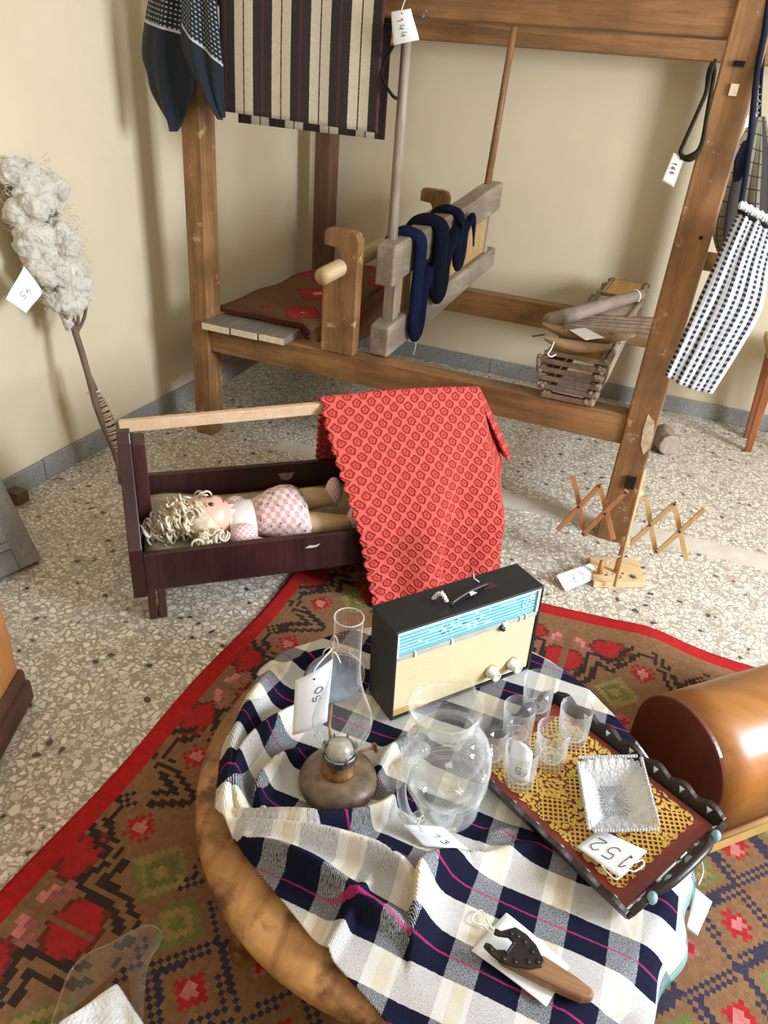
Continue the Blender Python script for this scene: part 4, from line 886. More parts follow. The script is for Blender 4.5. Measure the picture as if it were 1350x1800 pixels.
MB().lathe([(.0, .080), (.027, .081), (.028, .094), (.023, .110), (.012, .118), (.0, .120)], lc, 28).build('burner_dome', plain('sooty_brass', (.50, .46, .40), .4, .25, 40, metal=.3), lamp, smooth=True)
MB().cyl(lc + V3(.02, .03, .066), lc + V3(.05, .06, .066), .003, n=8).build('wick_stem', M_rusty, lamp); MB().lathe([(.0, -.002), (.011, -.002), (.011, .002), (.0, .002)], lc + V3(.052, .062, .066), 16, ax=(.6, .8, 0)).build('wick_wheel', M_rusty, lamp, smooth=True)
co = [(.0295, .082), (.030, .096), (.034, .112), (.046, .142), (.056, .162), (.0585, .180), (.056, .200), (.047, .228), (.037, .258), (.0305, .285), (.0275, .315), (.0262, .36), (.0255, .41), (.0258, .434)]
MB().lathe(co, lc, 48).build('glass_chimney', M_cg, lamp, smooth=True)
MB().tube([lc + V3(math.cos(a) * .0258, math.sin(a) * .0258, .434) for a in np.linspace(0, 6.283, 40, endpoint=False)], .0012, 6, closed=True).build('chimney_rim', thin_glass('chimney_rim_glass', haze=.3, rim=1.0), lamp, smooth=True)
rc = lc + V3(-.062, .090, .19); rn = unit(V3(.55, -.75, .12)); M_refl = plain('tarnished_reflector', (.20, .24, .30), .45, .3, 20, metal=.5)
rf = MB().lathe([(.0, -.012), (.03, -.009), (.05, -.002), (.062, .006), (.064, .006), (.051, -.005), (.03, -.012), (.0, -.015)], rc, 36, ax=rn).build('reflector', M_refl, lamp, smooth=True)
MB().tube([rc + (np.cross(rn, CZ) * math.cos(a) + CZ * math.sin(a)) * .063 + rn * .006 for a in np.linspace(0, 6.28, 36, endpoint=False)], .002, 6, closed=True).build('reflector_rim', M_rusty, rf, smooth=True)
MB().tube([rc - CZ * .058, lc + V3(-.045, .045, .10), lc + V3(-.03, .02, .09)], .003, 6).build('bracket', M_rusty, lamp, smooth=True)
hk = rc + CZ * .065; MB().tube(catmull([hk, hk + V3(-.010, 0, .022), hk + V3(-.003, 0, .042), hk + V3(.006, 0, .024), hk + V3(.001, 0, .002)], 6), .0017, 6).build('hanging_loop', plain('copper_wire', (.50, .28, .18), .4, .1), lamp, smooth=True)
tp = [APL(x, y, lc - V3(.45, -.85, .1) * .072 + V3(0, 0, .15), V3(.45, -.85, .1)) for x, y in ((519, 1196), (585, 1158), (575, 1268), (514, 1292))]
th_ = tp[0] * .5 + tp[1] * .5 + (tp[3] - tp[0]) * .12
paper_tag('white paper number tag hanging beside the oil lamp chimney, marked 50', tp, '50', (.66, .42), (.25, -1), .17, .006, (.52, .12), [th_, th_ + V3(.004, .0, .025), hk + V3(-.004, -.002, .012), hk + V3(-.02, -.004, .0), hk + V3(-.022, -.004, -.02), hk + V3(0, -.004, .004), hk + V3(.015, -.003, -.02)])

# ------------------------------------------------------------------ glass jug
jb = V3(-.142, .945, CZT + .003); ja = unit(V3(-.135, -.045, 1)); jx = unit(np.cross(V3(0, 1, 0), ja)); jy = np.cross(ja, jx)
jug = thing('glass_jug', 'clear glass water jug with handle and floral etching beside the oil lamp', 'jug', jb)
jo = [(.0, .0), (.056, .0), (.060, .004), (.064, .03), (.073, .075), (.0745, .082), (.078, .088), (.085, .125), (.0855, .150), (.080, .178), (.066, .203), (.0545, .218), (.0515, .232), (.054, .250), (.061, .272), (.0645, .282)]
def jrf(a, z_): t = max(0, (z_ - .235) / .047); return 1 + .22 * t * math.exp(-((((a - 1.25 + math.pi) % (2 * math.pi)) - math.pi) / .32) ** 2) - .05 * t * math.cos(2 * (a - 1.25))
MB().lathe(jo + [(.063, .2835)] + [(r - .0022, max(z_, .006)) for r, z_ in jo[::-1][1:]], jb, 64, ax=ja, rf=jrf).build('jug_body', M_jg, jug, smooth=True)
def jp(r, a, z_): return jb + (jx * math.cos(a) + jy * math.sin(a)) * r + ja * z_
MB().tube([jp(.0652 * jrf(a, .282), a, .2825) for a in np.linspace(0, 6.283, 64, endpoint=False)], .0024, 8, closed=True).build('rim', M_jg, jug, smooth=True)
a0 = math.radians(-118)
hp = catmull([jp(.055, a0, .212), jp(.072, a0, .218), jp(.098, a0, .205), jp(.112, a0, .165), jp(.112, a0, .12), jp(.103, a0, .075), jp(.090, a0, .050), jp(.070, a0, .042)], 6)
hn = MB().tube(hp, [.011] * 6 + [.009] * (len(hp) - 12) + [.011] * 6, 12); hn.ball(hp[2], .015, 12); hn.tube(catmull([hp[-10], jp(.104, a0, .045), jp(.096, a0, .026), jp(.082, a0, .03)], 5), [.009] * 8 + [.007] * 8, 10)
hn.build('handle', thin_glass('jug_handle_glass', haze=.07, rim=2.0), jug, smooth=True)
for z_, r in ((.082, .0752), (.088, .0786), (.062, .0708), (.068, .0718)): MB().tube([jp(r, a, z_) for a in np.linspace(0, 6.283, 56, endpoint=False)], .0013 if r > .075 else .0007, 6, closed=True).build('moulded_ring', M_jg, jug, smooth=True)
M_etch = thin_glass('etched_glass', haze=.35, rim=.5)
for a in (-2.9, -1.0, .4, -.35):
    et = MB()
    for k in range(5):
        b_ = a + .11 * math.cos(k * 1.2566); z_ = .155 + .010 * math.sin(k * 1.2566); et.tube([jp(.0856, a, .155), jp(.0860, (a + b_) / 2, (.155 + z_) / 2), jp(.0858, b_, z_)], [.0008, .0022, .0008], 6)
    et.tube([jp(.0853, a + .012 * math.sin(i), .158 + i * .0040) for i in range(6)], .0008, 5)
    et.build('etched_flower', M_etch, jug, smooth=True)
tq = [AZ(x, y, z_) for x, y, z_ in ((704, 1449, .285), (776, 1452, .283), (824, 1493, .267), (742, 1488, .264))]
s0 = AZ(742, 1462, .288); h1 = hp[-8] + V3(0, -.006, .004)
paper_tag('white paper number tag lying in front of the glass jug, tied to its handle', tq, '13', (.62, .62), (.2, 1), .13, .004, None, [s0, s0 * .5 + h1 * .5 + V3(.003, 0, .004), h1, h1 + V3(-.012, 0, .006), h1 + V3(-.025, .0, .002), h1 + V3(-.012, -.004, -.004), h1 + V3(.012, -.004, .0), h1 + V3(.016, .004, .012)], M_inkf)

# ------------------------------------------------------------------ tray with doily, tumblers, dish
TN = unit(V3(-.085, -.035, 1)); TP = V3(-.12, 1.06, CZT + .006)
def TRY(px, py, h=0.0): return APL(px, py, TP + TN * h, TN)
tA = TRY(1108, 1596, .03); tB = TRY(1258, 1424, .03); tC = TRY(976, 1212, .03)
ex_ = unit(tC - tB); ey_ = unit((tB - tA) - ex_ * ((tB - tA) @ ex_)); TLx = .425; TLy = (tB - tA) @ ey_
to = tA - TN * .03 - ex_ * 0.0
def ty(x, y, h=0.0): return to + ex_ * x + ey_ * y + TN * h
tray = thing('serving_tray', 'dark carved wooden tray with red floor and studded scalloped rim', 'tray', ty(TLx / 2, TLy / 2))
M_tray = plain('black_brown_carved_wood', (.018, .012, .010), .38, .4, 30, .3, 60); M_tred = plain('red_tray_floor', (.19, .022, .012), .4, .15, 12); M_stud = plain('pale_shell_inlay', (.55, .62, .66), .2, .25, 80)
MB().obox(to, ex_, ey_, TN, (.012, .012, -.004), (TLx - .012, TLy - .012, .003)).build('tray_floor', M_tred, tray)
def scal(Ln, nsc): 
    pts = [(0, -.004)] ; top_ = []
    for i in range(nsc * 8 + 1):
        t = i / (nsc * 8); top_.append((Ln * t, .021 + .011 * (.5 - .5 * math.cos(2 * math.pi * t * nsc)) ** .7))
    return [(0, -.004), (Ln, -.004)] + top_[::-1]
nx_, ny_ = 7, 5
for (o_, dx_, dn_, Ln, ns) in ((ty(0, 0), ex_, ey_, TLx, nx_), (ty(0, TLy), ex_, -ey_, TLx, nx_), (ty(0, 0), ey_, ex_, TLy, ny_), (ty(TLx, 0), ey_, -ex_, TLy, ny_)):
    ln_ = unit(TN - dn_ * .35)
    w_ = MB().prism(scal(Ln, ns), o_, dx_, ln_, dn_, -.004, .008).build('rim_wall', M_tray, tray, bevel=.0015)
    for k in range(ns):
        c = o_ + dx_ * (Ln * (k + .5) / ns) + ln_ * .020 + dn_ * .0085
        MB().add([c - dx_ * .0065 + ln_ * .006, c + dx_ * .0065 + ln_ * .006, c - ln_ * .009, c + dn_ * .004], [(0, 1, 3), (1, 2, 3), (2, 0, 3), (0, 2, 1)]).build('inlay', M_stud, w_)
hx = ty(-.004, TLy / 2, .022)
hm = MB().tube(catmull([ty(-.002, .05, .02), ty(-.016, .085, .034), ty(-.020, TLy / 2 - .02, .040), ty(-.020, TLy / 2 + .02, .040), ty(-.016, TLy - .085, .034), ty(-.002, TLy - .05, .02)], 6), [.008] * 31, 10).build('carved_handle', M_tray, tray, smooth=True)
for y_ in (.045, .095, TLy / 2 + .01, TLy - .05):
    MB().ball(ty(-.012, y_, .030), .0115, 12, (.8, 1, 1)).build('blue_bead', plain('blue_glass_bead', (.22, .38, .48), .12, .3, 40) if 'blue_glass_bead' not in bpy.data.materials else bpy.data.materials['blue_glass_bead'], tray, smooth=True)
def lace(name, c1, c2):
    m_, nt, bs = nmat(name); tc = N(nt, 'ShaderNodeUVMap'); sx = N(nt, 'ShaderNodeSeparateXYZ'); L(nt, tc.outputs[0], sx.inputs[0]); u, v = sx.outputs[0], sx.outputs[1]
    K = 230.0
    a = MATH(nt, 'ABSOLUTE', MATH(nt, 'SINE', MATH(nt, 'MULTIPLY', MATH(nt, 'ADD', u, v), K))); b_ = MATH(nt, 'ABSOLUTE', MATH(nt, 'SINE', MATH(nt, 'MULTIPLY', MATH(nt, 'SUBTRACT', u, v), K)))
    net = MATH(nt, 'MULTIPLY', MATH(nt, 'GREATER_THAN', a, .55), MATH(nt, 'GREATER_THAN', b_, .55))
    vo = N(nt, 'ShaderNodeTexVoronoi'); L(nt, tc.outputs[0], vo.inputs['Vector']); vo.inputs['Scale'].default_value = 150
    fl = MATH(nt, 'GREATER_THAN', vo.outputs['Distance'], .60)
    fm = MATH(nt, 'GREATER_THAN', MATH(nt, 'ADD', MATH(nt, 'SINE', MATH(nt, 'MULTIPLY', u, 78.0)), MATH(nt, 'SINE', MATH(nt, 'MULTIPLY', v, 78.0))), -.1)
    hole = MATH(nt, 'ADD', MATH(nt, 'MULTIPLY', fm, fl), MATH(nt, 'MULTIPLY', MATH(nt, 'SUBTRACT', 1.0, fm), net))
    L(nt, MIX(nt, noise(nt, tc.outputs[0], 60, 3), c1, c2), bs.inputs['Base Color']); bs.inputs['Roughness'].default_value = .9; L(nt, MATH(nt, 'SUBTRACT', 1.0, hole), bs.inputs['Alpha']); return m_
M_lace = lace('yellow_crochet_lace', (.50, .28, .035), (.60, .40, .09))
P = []; UV = []
for i in range(61):
    row = []; ur = []
    for j in range(61):
        x, y = i / 60, j / 60; m0 = .030; sx_ = .006 * abs(math.sin(y * math.pi * 9)); sy_ = .006 * abs(math.sin(x * math.pi * 12))
        X_ = m0 - sx_ + .012 + x * (TLx - 2 * m0 + 2 * sx_ - .03); Y_ = m0 - sy_ + y * (TLy - 2 * m0 + 2 * sy_); X_ += .03 * (y - .5) * 0
        row.append(ty(X_, Y_, .0048 + .0006 * math.sin(i * .9) * math.sin(j * .8))); ur.append((X_, Y_))
    P.append(row); UV.append(ur)
dy = MB().grid(P, uv=UV).build('lace_doily', M_lace, None, smooth=True); tagp(dy, 'mustard yellow crocheted doily covering the floor of the tray', 'doily')
# tumblers
gpx = [((862, 1334), 'clear tumbler touching the glass jug on the tray'), ((908, 1298), 'clear tumbler in the middle of the back row on the tray'), ((942, 1250), 'clear tumbler at the back of the tray below the radio knobs'), ((912, 1372), 'clear tumbler on the tray with a curled paper tag inside'), ((966, 1338), 'clear tumbler on the tray between the tagged tumbler and the rim'), ((1005, 1300), 'clear tumbler on the tray next to the long studded rim')]
gx_ = unit(np.cross(V3(0, 1, 0), TN)); gy_ = np.cross(TN, gx_)
tum0 = None; GL = []
go = [(.0, .0), (.0295, .0), (.031, .002), (.0315, .014), (.0345, .098), (.0338, .0992), (.0325, .098), (.0295, .022), (.027, .017), (.012, .014), (.0, .0135)]
def sunburst():
    mb = MB()
    for k in range(18):
        a = k * 6.283 / 18; d = gx_ * math.cos(a) + gy_ * math.sin(a); mb.tube([d * .008 + TN * .0150, d * .020 + TN * .0165], .0009, 5)
    mb.tube([(gx_ * math.cos(a) + gy_ * math.sin(a)) * .0225 + TN * .017 for a in np.linspace(0, 6.283, 24, endpoint=False)], .0012, 6, closed=True); return mb
for (px, py), lb in gpx:
    c = TRY(px, py, .0058)
    if tum0 is None:
        tum0 = thing('tumbler', lb, 'glass', c, 'tumblers on the tray', world=False)
        MB().lathe(go, (0, 0, 0), 40, ax=TN).build('glass_wall', M_tg, tum0, smooth=True); sunburst().build('moulded_base', thin_glass('pressed_base_glass', haze=.30, rim=1.5), tum0, smooth=True)
        GL.append(tum0)
    else:
        r_ = tum0.copy(); COL.objects.link(r_); r_.location = Vector(c); r_['label'] = lb; GL.append(r_)
        for chd in list(tum0.children):
            k_ = chd.copy(); COL.objects.link(k_); k_.parent = r_
c = TRY(912, 1372, .0058)
P = [[c + gx_ * (.026 * math.sin(t)) - gy_ * (.026 * math.cos(t)) * .8 + TN * (.022 + .115 * s_ * (1 - .35 * ((t + .2) / 1.3) ** 2)) for t in np.linspace(-1.0, 1.0, 13)] for s_ in np.linspace(0, 1, 11)]
ct = MB().grid(P).build('curled_tag', M_paper, None, smooth=True, solid=.0007); tagp(ct, 'white paper tag curled inside the front tumbler on the tray', 'tag')
cc = c + TN * .055 - gy_ * .0225; MB().tube(catmull([cc + gx_ * .006 + TN * .008, cc - gx_ * .004 + TN * .009, cc - gx_ * .006, cc + gx_ * .004 - TN * .002, cc + gx_ * .003 - TN * .009, cc - gx_ * .006 - TN * .008], 4), .0007, 5).build('handwriting', M_ink, ct)
MB().tube(wiggle(c + gx_ * .012 - gy_ * .012 + TN * .062, c + gx_ * .014 - gy_ * .020 + TN * .030, 7, .006, 9), .0016, 6).build('string', M_white, ct, smooth=True)
# pressed glass dish
dq = [TRY(*p_, .028) for p_ in ((1012, 1336), (1126, 1338), (1156, 1462), (1036, 1470))]; dc = sum(dq) / 4 - TN * .022; dxv = (dq[1] - dq[0] + dq[2] - dq[3]) / 4; dyv = (dq[3] - dq[0] + dq[2] - dq[1]) / 4
def milk():
    m_, nt, bs = nmat('pressed_milky_glass'); bs.inputs['Base Color'].default_value = (.86, .88, .89, 1); bs.inputs['Roughness'].default_value = .12; bs.inputs['Transmission Weight'].default_value = .55; bs.inputs['IOR'].default_value = 1.4
    vo = N(nt, 'ShaderNodeTexVoronoi'); L(nt, coords(nt, 'Object'), vo.inputs['Vector']); vo.inputs['Scale'].default_value = 150; bump(nt, bs, vo.outputs['Distance'], .8, .003); return m_
M_milk = milk(); NG = 56; P = []
for i in range(NG + 1):
    row = []
    for j in range(NG + 1):
        a, b_ = -1 + 2 * i / NG, -1 + 2 * j / NG; r = max(abs(a), abs(b_)); e_ = max(0, (r - .42) / .58)
        corner = (abs(a) * abs(b_)) ** 2; z_ = .004 + .030 * e_ ** 1.2 * (1 - .22 * corner) + .0022 * math.sin(26 * (a if abs(b_) > abs(a) else b_)) * e_ ** 3
        sc_ = 1 + .025 * math.cos(26 * (a if abs(b_) > abs(a) else b_)) * (r > .97) - .10 * corner * (r ** 4)
        row.append(dc + dxv * a * sc_ + dyv * b_ * sc_ + TN * z_)
    P.append(row)
dish = thing('pressed_glass_dish', 'square milky pressed glass dish with ruffled beaded edge on the doily', 'dish', dc)
MB().grid(P).build('dish_bowl', M_milk, dish, smooth=True, solid=.003)
st = MB()
for k in range(28):
    a = k * 6.283 / 28; d = dxv * math.cos(a) * .42 + dyv * math.sin(a) * .42; d = d / max(abs(math.cos(a)), abs(math.sin(a))) * .95; st.tube([dc + d * .15 + TN * .0065, dc + d + TN * .0065], .0013, 5)
st.build('starburst_base', M_milk, dish, smooth=True)
rim_ = [dc + dxv * a + dyv * b_ + TN * .034 for a, b_ in [(-.93 + 1.86 * t, -1) for t in np.linspace(0, 1, 22, endpoint=False)] + [(1, -.93 + 1.86 * t) for t in np.linspace(0, 1, 22, endpoint=False)] + [(.93 - 1.86 * t, 1) for t in np.linspace(0, 1, 22, endpoint=False)] + [(-1, .93 - 1.86 * t) for t in np.linspace(0, 1, 22, endpoint=False)]]
bd_ = MB()
for q in rim_: bd_.ball(q, .0042, 8)
bd_.build('beaded_rim', M_milk, dish, smooth=True)
tq = [TRY(x, y, h) for x, y, h in ((1013, 1489, .012), (1056, 1459, .012), (1138, 1496, .036), (1090, 1543, .034))]
sp0 = tq[2] * .8 + tq[3] * .2
paper_tag('white paper number tag reading 152 leaning on the tray rim under the glass dish', tq[::1], '152', (.45, .55), (0, -1), .34, .001, (.62, .88), [tq[2] * .55 + tq[3] * .45, TRY(1128, 1512, .03), TRY(1132, 1520, .03), TRY(1115, 1532, .03), TRY(1105, 1530, .03), TRY(1092, 1540, .034), TRY(1080, 1545, .034), TRY(1060, 1525, .028), TRY(1058, 1520, .02)])

# ------------------------------------------------------------------ old tool on its tag
def onc(px, py, h): return AZ(px, py, CZT + h)
paper_tag('large white paper tag lying under the old iron and wood tool', [onc(890, 1604, .006), onc(1001, 1699, .006), onc(961, 1770, .006), onc(828, 1671, .006)], '', bend=.003, string=[onc(868, 1632, .012), onc(862, 1628, .015), onc(852, 1610, .012), onc(845, 1600, .012), onc(832, 1610, .012), onc(830, 1620, .012), onc(850, 1628, .012), onc(862, 1640, .014)])
tool = thing('hand_tool', 'old tool with riveted black iron jaw and worn wooden handle', 'tool', onc(930, 1700, 0))
def flatpoly(pxs, h0, h1, name, mat, par, bevel=.002):
    pts = [onc(x, y, h0) for x, y in pxs]; n_ = len(pts); tp_ = [p_ + CZ * (h1 - h0) for p_ in pts]
    return MB().add(pts + tp_, [tuple(range(n_)), tuple(range(n_, 2 * n_))] + [(i, (i + 1) % n_, n_ + (i + 1) % n_, n_ + i) for i in range(n_)]).build(name, mat, par, bevel=bevel)
M_iron = plain('blackened_iron', (.022, .016, .013), .35, .5, 60, .4, 70, metal=.5); M_tw = wood('worn_tool_handle', (.16, .07, .025), (.42, .22, .09), 'x', 22, .55, .4)
flatpoly([(862, 1676), (900, 1690), (952, 1690), (975, 1705), (1010, 1728), (1034, 1747), (1042, 1758), (1036, 1766), (1018, 1766), (985, 1752), (950, 1735), (905, 1712), (880, 1700)], .008, .030, 'wooden_handle', M_tw, tool, .007)
ir = flatpoly([(870, 1634), (880, 1639), (905, 1632), (925, 1645), (942, 1664), (956, 1692), (952, 1702), (930, 1706), (905, 1702), (880, 1694), (862, 1680), (849, 1666), (853, 1659), (862, 1662), (872, 1672), (888, 1672), (890, 1678), (902, 1660), (893, 1650), (876, 1648), (867, 1644)], .030, .036, 'iron_plate', M_iron, tool, .002)
for x, y in ((935, 1672), (928, 1690), (945, 1690), (905, 1690), (885, 1685), (910, 1645), (898, 1640), (862, 1668), (922, 1655)): MB().ball(onc(x, y, .036), .0045, 10, (1, 1, .5)).build('rivet', M_iron, ir, smooth=True)
MB().tube([onc(890, 1677, .037), onc(905, 1655, .037)], .0022, 6).build('iron_pin', M_iron, ir)
p4_ = [AY(0, 0, 1)] and [AX(1222, 1560, .345), AX(1252, 1585, .38), AX(1226, 1645, .37), AX(1205, 1632, .345)]
paper_tag('plain white paper tag hanging below the corner of the tray at the cloth edge', p4_, '', bend=.002, string=[AX(1228, 1555, .35), AX(1236, 1530, .37), AX(1228, 1500, .37), AX(1216, 1478, .36), AX(1210, 1470, .34)])

# ------------------------------------------------------------------ domed sewing machine case
dm_a = V3(.407, 1.261, .0); dax = unit(V3(.718, .696, 0)); dpe = V3(-dax[1], dax[0], 0)
M_dome = wood('golden_varnished_veneer', (.26, .085, .010), (.40, .15, .018), 'x', 3.0, .40, .04, coat=.45, cr_=.34)
M_dend = wood('red_brown_end_panel', (.10, .022, .010), (.17, .040, .018), 'z', 5, .4, .05)
case = thing('domed_case', 'varnished golden wooden case with arched lid standing beside the table', 'case', dm_a + dax * .3 + dpe * .15)
arch = [(.296, .052)] + [(.158 + .138 * math.cos(t), .185 + .138 * math.sin(t)) for t in np.linspace(0, math.pi, 40)] + [(.020, .052)]
ee = .0; LC = .62
MB().grid([[dm_a + dax * (ee + (LC - ee) * s_) + dpe * a + CZ * b_ for a, b_ in arch] for s_ in np.linspace(0, 1, 8)]).build('arched_lid', M_dome, case, smooth=True, solid=.008)
for u0 in (-.003, LC - .012): MB().prism([(.158 + (a - .158) * 1.02, .052 + (b_ - .052) * 1.016) for a, b_ in arch], dm_a + dax * u0, dpe, CZ, dax, 0, .014).build('end_panel', M_dend, case, bevel=.003)
MB().obox(dm_a, dax, dpe, CZ, (-.005, .004, .0095), (LC + .01, .31, .052)).build('plinth', wood('plinth_oak', (.42, .26, .07), (.60, .40, .14), 'x', 5, .4, .1), case, bevel=.004)
MB().tube([dm_a + dax * .004 + dpe * .012 + CZ * .054, dm_a + dax * LC + dpe * .012 + CZ * .054], .009, 12).build('lid_moulding', plain('polished_moulding', (.45, .24, .10), .12, .1), case, smooth=True)

# ------------------------------------------------------------------ striped cloth over the loom beam
def uvmat(name, fn, rough=.95, bscale=600, bstr=.4):
    m_, nt, bs = nmat(name); tc = N(nt, 'ShaderNodeUVMap'); sx = N(nt, 'ShaderNodeSeparateXYZ'); L(nt, tc.outputs[0], sx.inputs[0]); c = fn(nt, sx.outputs[0], sx.outputs[1], tc.outputs[0])
    L(nt, c, bs.inputs['Base Color']); bs.inputs['Roughness'].default_value = rough; bs.inputs['Sheen Weight'].default_value = .05; bump(nt, bs, noise(nt, tc.outputs[0], bscale, 2), bstr, .002); return m_
def band(nt, x, c, w): return MATH(nt, 'LESS_THAN', MATH(nt, 'ABSOLUTE', MATH(nt, 'SUBTRACT', x, c)), w)
def stripes(nt, u, v, uv):
    f_ = MATH(nt, 'FRACT', MATH(nt, 'ADD', MATH(nt, 'DIVIDE', MATH(nt, 'ADD', u, MATH(nt, 'MULTIPLY', MATH(nt, 'SUBTRACT', noise(nt, uv, 160, 2), .5), .004)), .145), 10.0))
    c = MIX(nt, band(nt, f_, .60, .255), (.014, .009, .010), (.66, .59, .45)); c = MIX(nt, band(nt, f_, .60, .016), c, (.02, .015, .012)); c = MIX(nt, MATH(nt, 'MULTIPLY', band(nt, f_, .10, .03), .8), c, (.085, .012, .016)); c = MIX(nt, MATH(nt, 'MULTIPLY', noise(nt, uv, 70, 3), .3), c, (.08, .06, .05)); return c
M_str = uvmat('striped_handwoven', stripes)
path = [(2.543, 1.345), (2.543, 1.5), (2.546, 1.66), (2.55, 1.76), (2.575, 1.825), (2.65, 1.832), (2.725, 1.825), (2.745, 1.75), (2.745, 1.55), (2.742, 1.30)]
pc = catmull([V3(a, b_, 0) for a, b_ in path], 6); cum = np.r_[0, np.cumsum([np.linalg.norm(pc[i + 1] - pc[i]) for i in range(len(pc) - 1)])]
P = []; UV = []
for j, q in enumerate(pc):
    row = []; ur = []
    for i in range(61):
        t = i / 60; w = .002 * math.sin(t * 23) * (1 if j < 20 else -1); x = -1.655 + .605 * t + .012 * (q[1] < 1.6) * (t - .5) * (1.65 - q[1]) * 2 - .055 * min(1, max(0, (j - 30) / 8))
        row.append((x, q[0] + w - (.003 if j < 20 else 0), q[1] - .012 * t * (j < 8) * (1 - j / 8))); ur.append((t * .605 - .008, cum[j]))
    P.append(row); UV.append(ur)
sc_ = MB().grid(P, uv=UV).build('striped_cloth', M_str, None, smooth=True, solid=.004); tagp(sc_, 'cream and black striped woven cloth hung over the top beam of the loom', 'cloth')
stp = MB()
stp.tube(catmull([AY(668, 40, 2.56), AY(690, 48, 2.53), AY(700, 60, 2.53), AY(690, 82, 2.52), AY(678, 105, 2.54), AY(671, 128, 2.54), AY(678, 150, 2.53), AY(690, 168, 2.53), AY(697, 173, 2.55)], 6), .0055, 8)
tagp(stp.build('black_cord', M_black, None, smooth=True), 'black woven cord dangling at the side of the striped cloth', 'cord')
q = [AY(688, 21, 2.50), AY(722, 15, 2.50), AY(737, 70, 2.505), AY(691, 80, 2.505)]
paper_tag('white paper tag reading 144 hanging from the loom beam', q, '144', (.45, .52), (.12, 1), .22, .005, (.55, .10), [q[0] * .5 + q[1] * .5 - CZ * .006, AY(710, 5, 2.53), AY(716, -8, 2.585), AY(718, -30, 2.59)])

# ------------------------------------------------------------------ dotted headscarf on the left post
def dots(nt, u, v, uv):
    fu = MATH(nt, 'SUBTRACT', MATH(nt, 'FRACT', MATH(nt, 'MULTIPLY', u, 95.0)), .5); fv = MATH(nt, 'SUBTRACT', MATH(nt, 'FRACT', MATH(nt, 'MULTIPLY', v, 72.0)), .5)
    d = MATH(nt, 'MULTIPLY', MATH(nt, 'LESS_THAN', MATH(nt, 'ABSOLUTE', fu), .26), MATH(nt, 'LESS_THAN', MATH(nt, 'ABSOLUTE', fv), .15)); edge_ = MATH(nt, 'ADD', 1.0, MATH(nt, 'MULTIPLY', MATH(nt, 'SUBTRACT', noise(nt, uv, 60, 2), .5), .02))
    c = MIX(nt, MATH(nt, 'MULTIPLY', d, MATH(nt, 'GREATER_THAN', v, edge_)), (.006, .011, .019), (.42, .44, .42)); return MIX(nt, MATH(nt, 'MULTIPLY', band(nt, v, 1.0, .004), .85), c, (.55, .56, .55))
M_scarf = uvmat('navy_dotted_cotton', dots, .9, 300, .25)
def panel(Lp, Rp, lineL, lineR, y0, wav, seed):
    Lc = catmull([AY(x, y, y0) for x, y in Lp], 8); Rc = catmull([AY(x, y, y0) for x, y in Rp], 8); n_ = 40; P = []; UV = []
    Lc = [Lc[int(i * (len(Lc) - 1) / n_)] for i in range(n_ + 1)]; Rc = [Rc[int(i * (len(Rc) - 1) / n_)] for i in range(n_ + 1)]
    for i in range(n_ + 1):
        row = []; ur = []
        for j in range(25):
            t = j / 24; p_ = Lc[i] * (1 - t) + Rc[i] * t; yy = wav * (math.sin(t * 9 + seed) + .6 * math.sin(t * 17 + i * .08 + seed)) - .03 * math.sin(math.pi * t); lz = lineL * (1 - t) + lineR * t
            row.append(p_ + V3(0, yy, 0)); ur.append((t * .17 + .3 * seed, 1.0 + (p_[2] - lz)))
        P.append(row); UV.append(ur)
    return P, UV
sm = MB(); z0 = lambda x, y: AY(x, y, 2.52)[2]
P, UV = panel([(285, -90), (262, -20), (250, 45), (247, 95), (256, 128), (266, 165), (300, 222), (308, 230)], [(350, -90), (345, -20), (342, 45), (340, 95), (340, 130), (338, 165), (320, 218), (312, 231)], z0(250, 35), z0(315, 62), 2.545, .008, 1)
sm.grid(P, uv=UV)
P, UV = panel([(300, -90), (312, -20), (318, 20), (316, 60), (322, 95), (338, 130), (362, 170), (391, 211)], [(375, -90), (381, -20), (384, 25), (389, 70), (393, 110), (395, 150), (397, 185), (399, 206)], z0(318, 36), z0(390, 115), 2.515, .009, 2)
sm.grid(P, uv=UV)
hs_ = sm.build('headscarf', M_scarf, None, smooth=True, solid=.003); tagp(hs_, 'dark navy headscarf with tiny white dots hung on the left loom post', 'headscarf')
P = [[(-1.87 + .20 * i / 12, 2.50 + .30 * j / 12, 1.968 + .004 * math.sin(i + j)) for j in range(13)] for i in range(13)]
MB().grid(P).build('folded_top', M_scarf, hs_, smooth=True, solid=.003)

# ------------------------------------------------------------------ cord loop and tag at the right post
lp = catmull([AY(1252, 112, 2.575), AY(1245, 130, 2.575), AY(1241, 162, 2.575), AY(1225, 200, 2.575), AY(1205, 245, 2.575), AY(1196, 268, 2.575), AY(1206, 278, 2.575), AY(1222, 272, 2.575), AY(1234, 250, 2.580), AY(1243, 200, 2.584), AY(1250, 160, 2.584), AY(1256, 125, 2.58)], 5, True)
lpm = MB().tube(lp, [.006 + .006 * math.exp(-((i - 33) / 4.) ** 2) for i in range(len(lp))], 8, closed=True)
lpm.tube(catmull([AY(1258, 105, 2.58), AY(1250, 125, 2.57), AY(1242, 160, 2.575)], 5), .005, 7)
tagp(lpm.build('cord_loop', plain('dark_olive_cord', (.022, .020, .010), .9, .3, 120), None, smooth=True), 'dark braided cord loop hung on the right loom post', 'cord')
q = [AY(1184, 268, 2.575), AY(1202, 279, 2.575), AY(1184, 329, 2.575), AY(1163, 318, 2.575)]
paper_tag('small white paper tag reading 166 tied to the cord loop on the post', q, '166', (.5, .45), (.25, 1), .26, .001, (.75, .06))

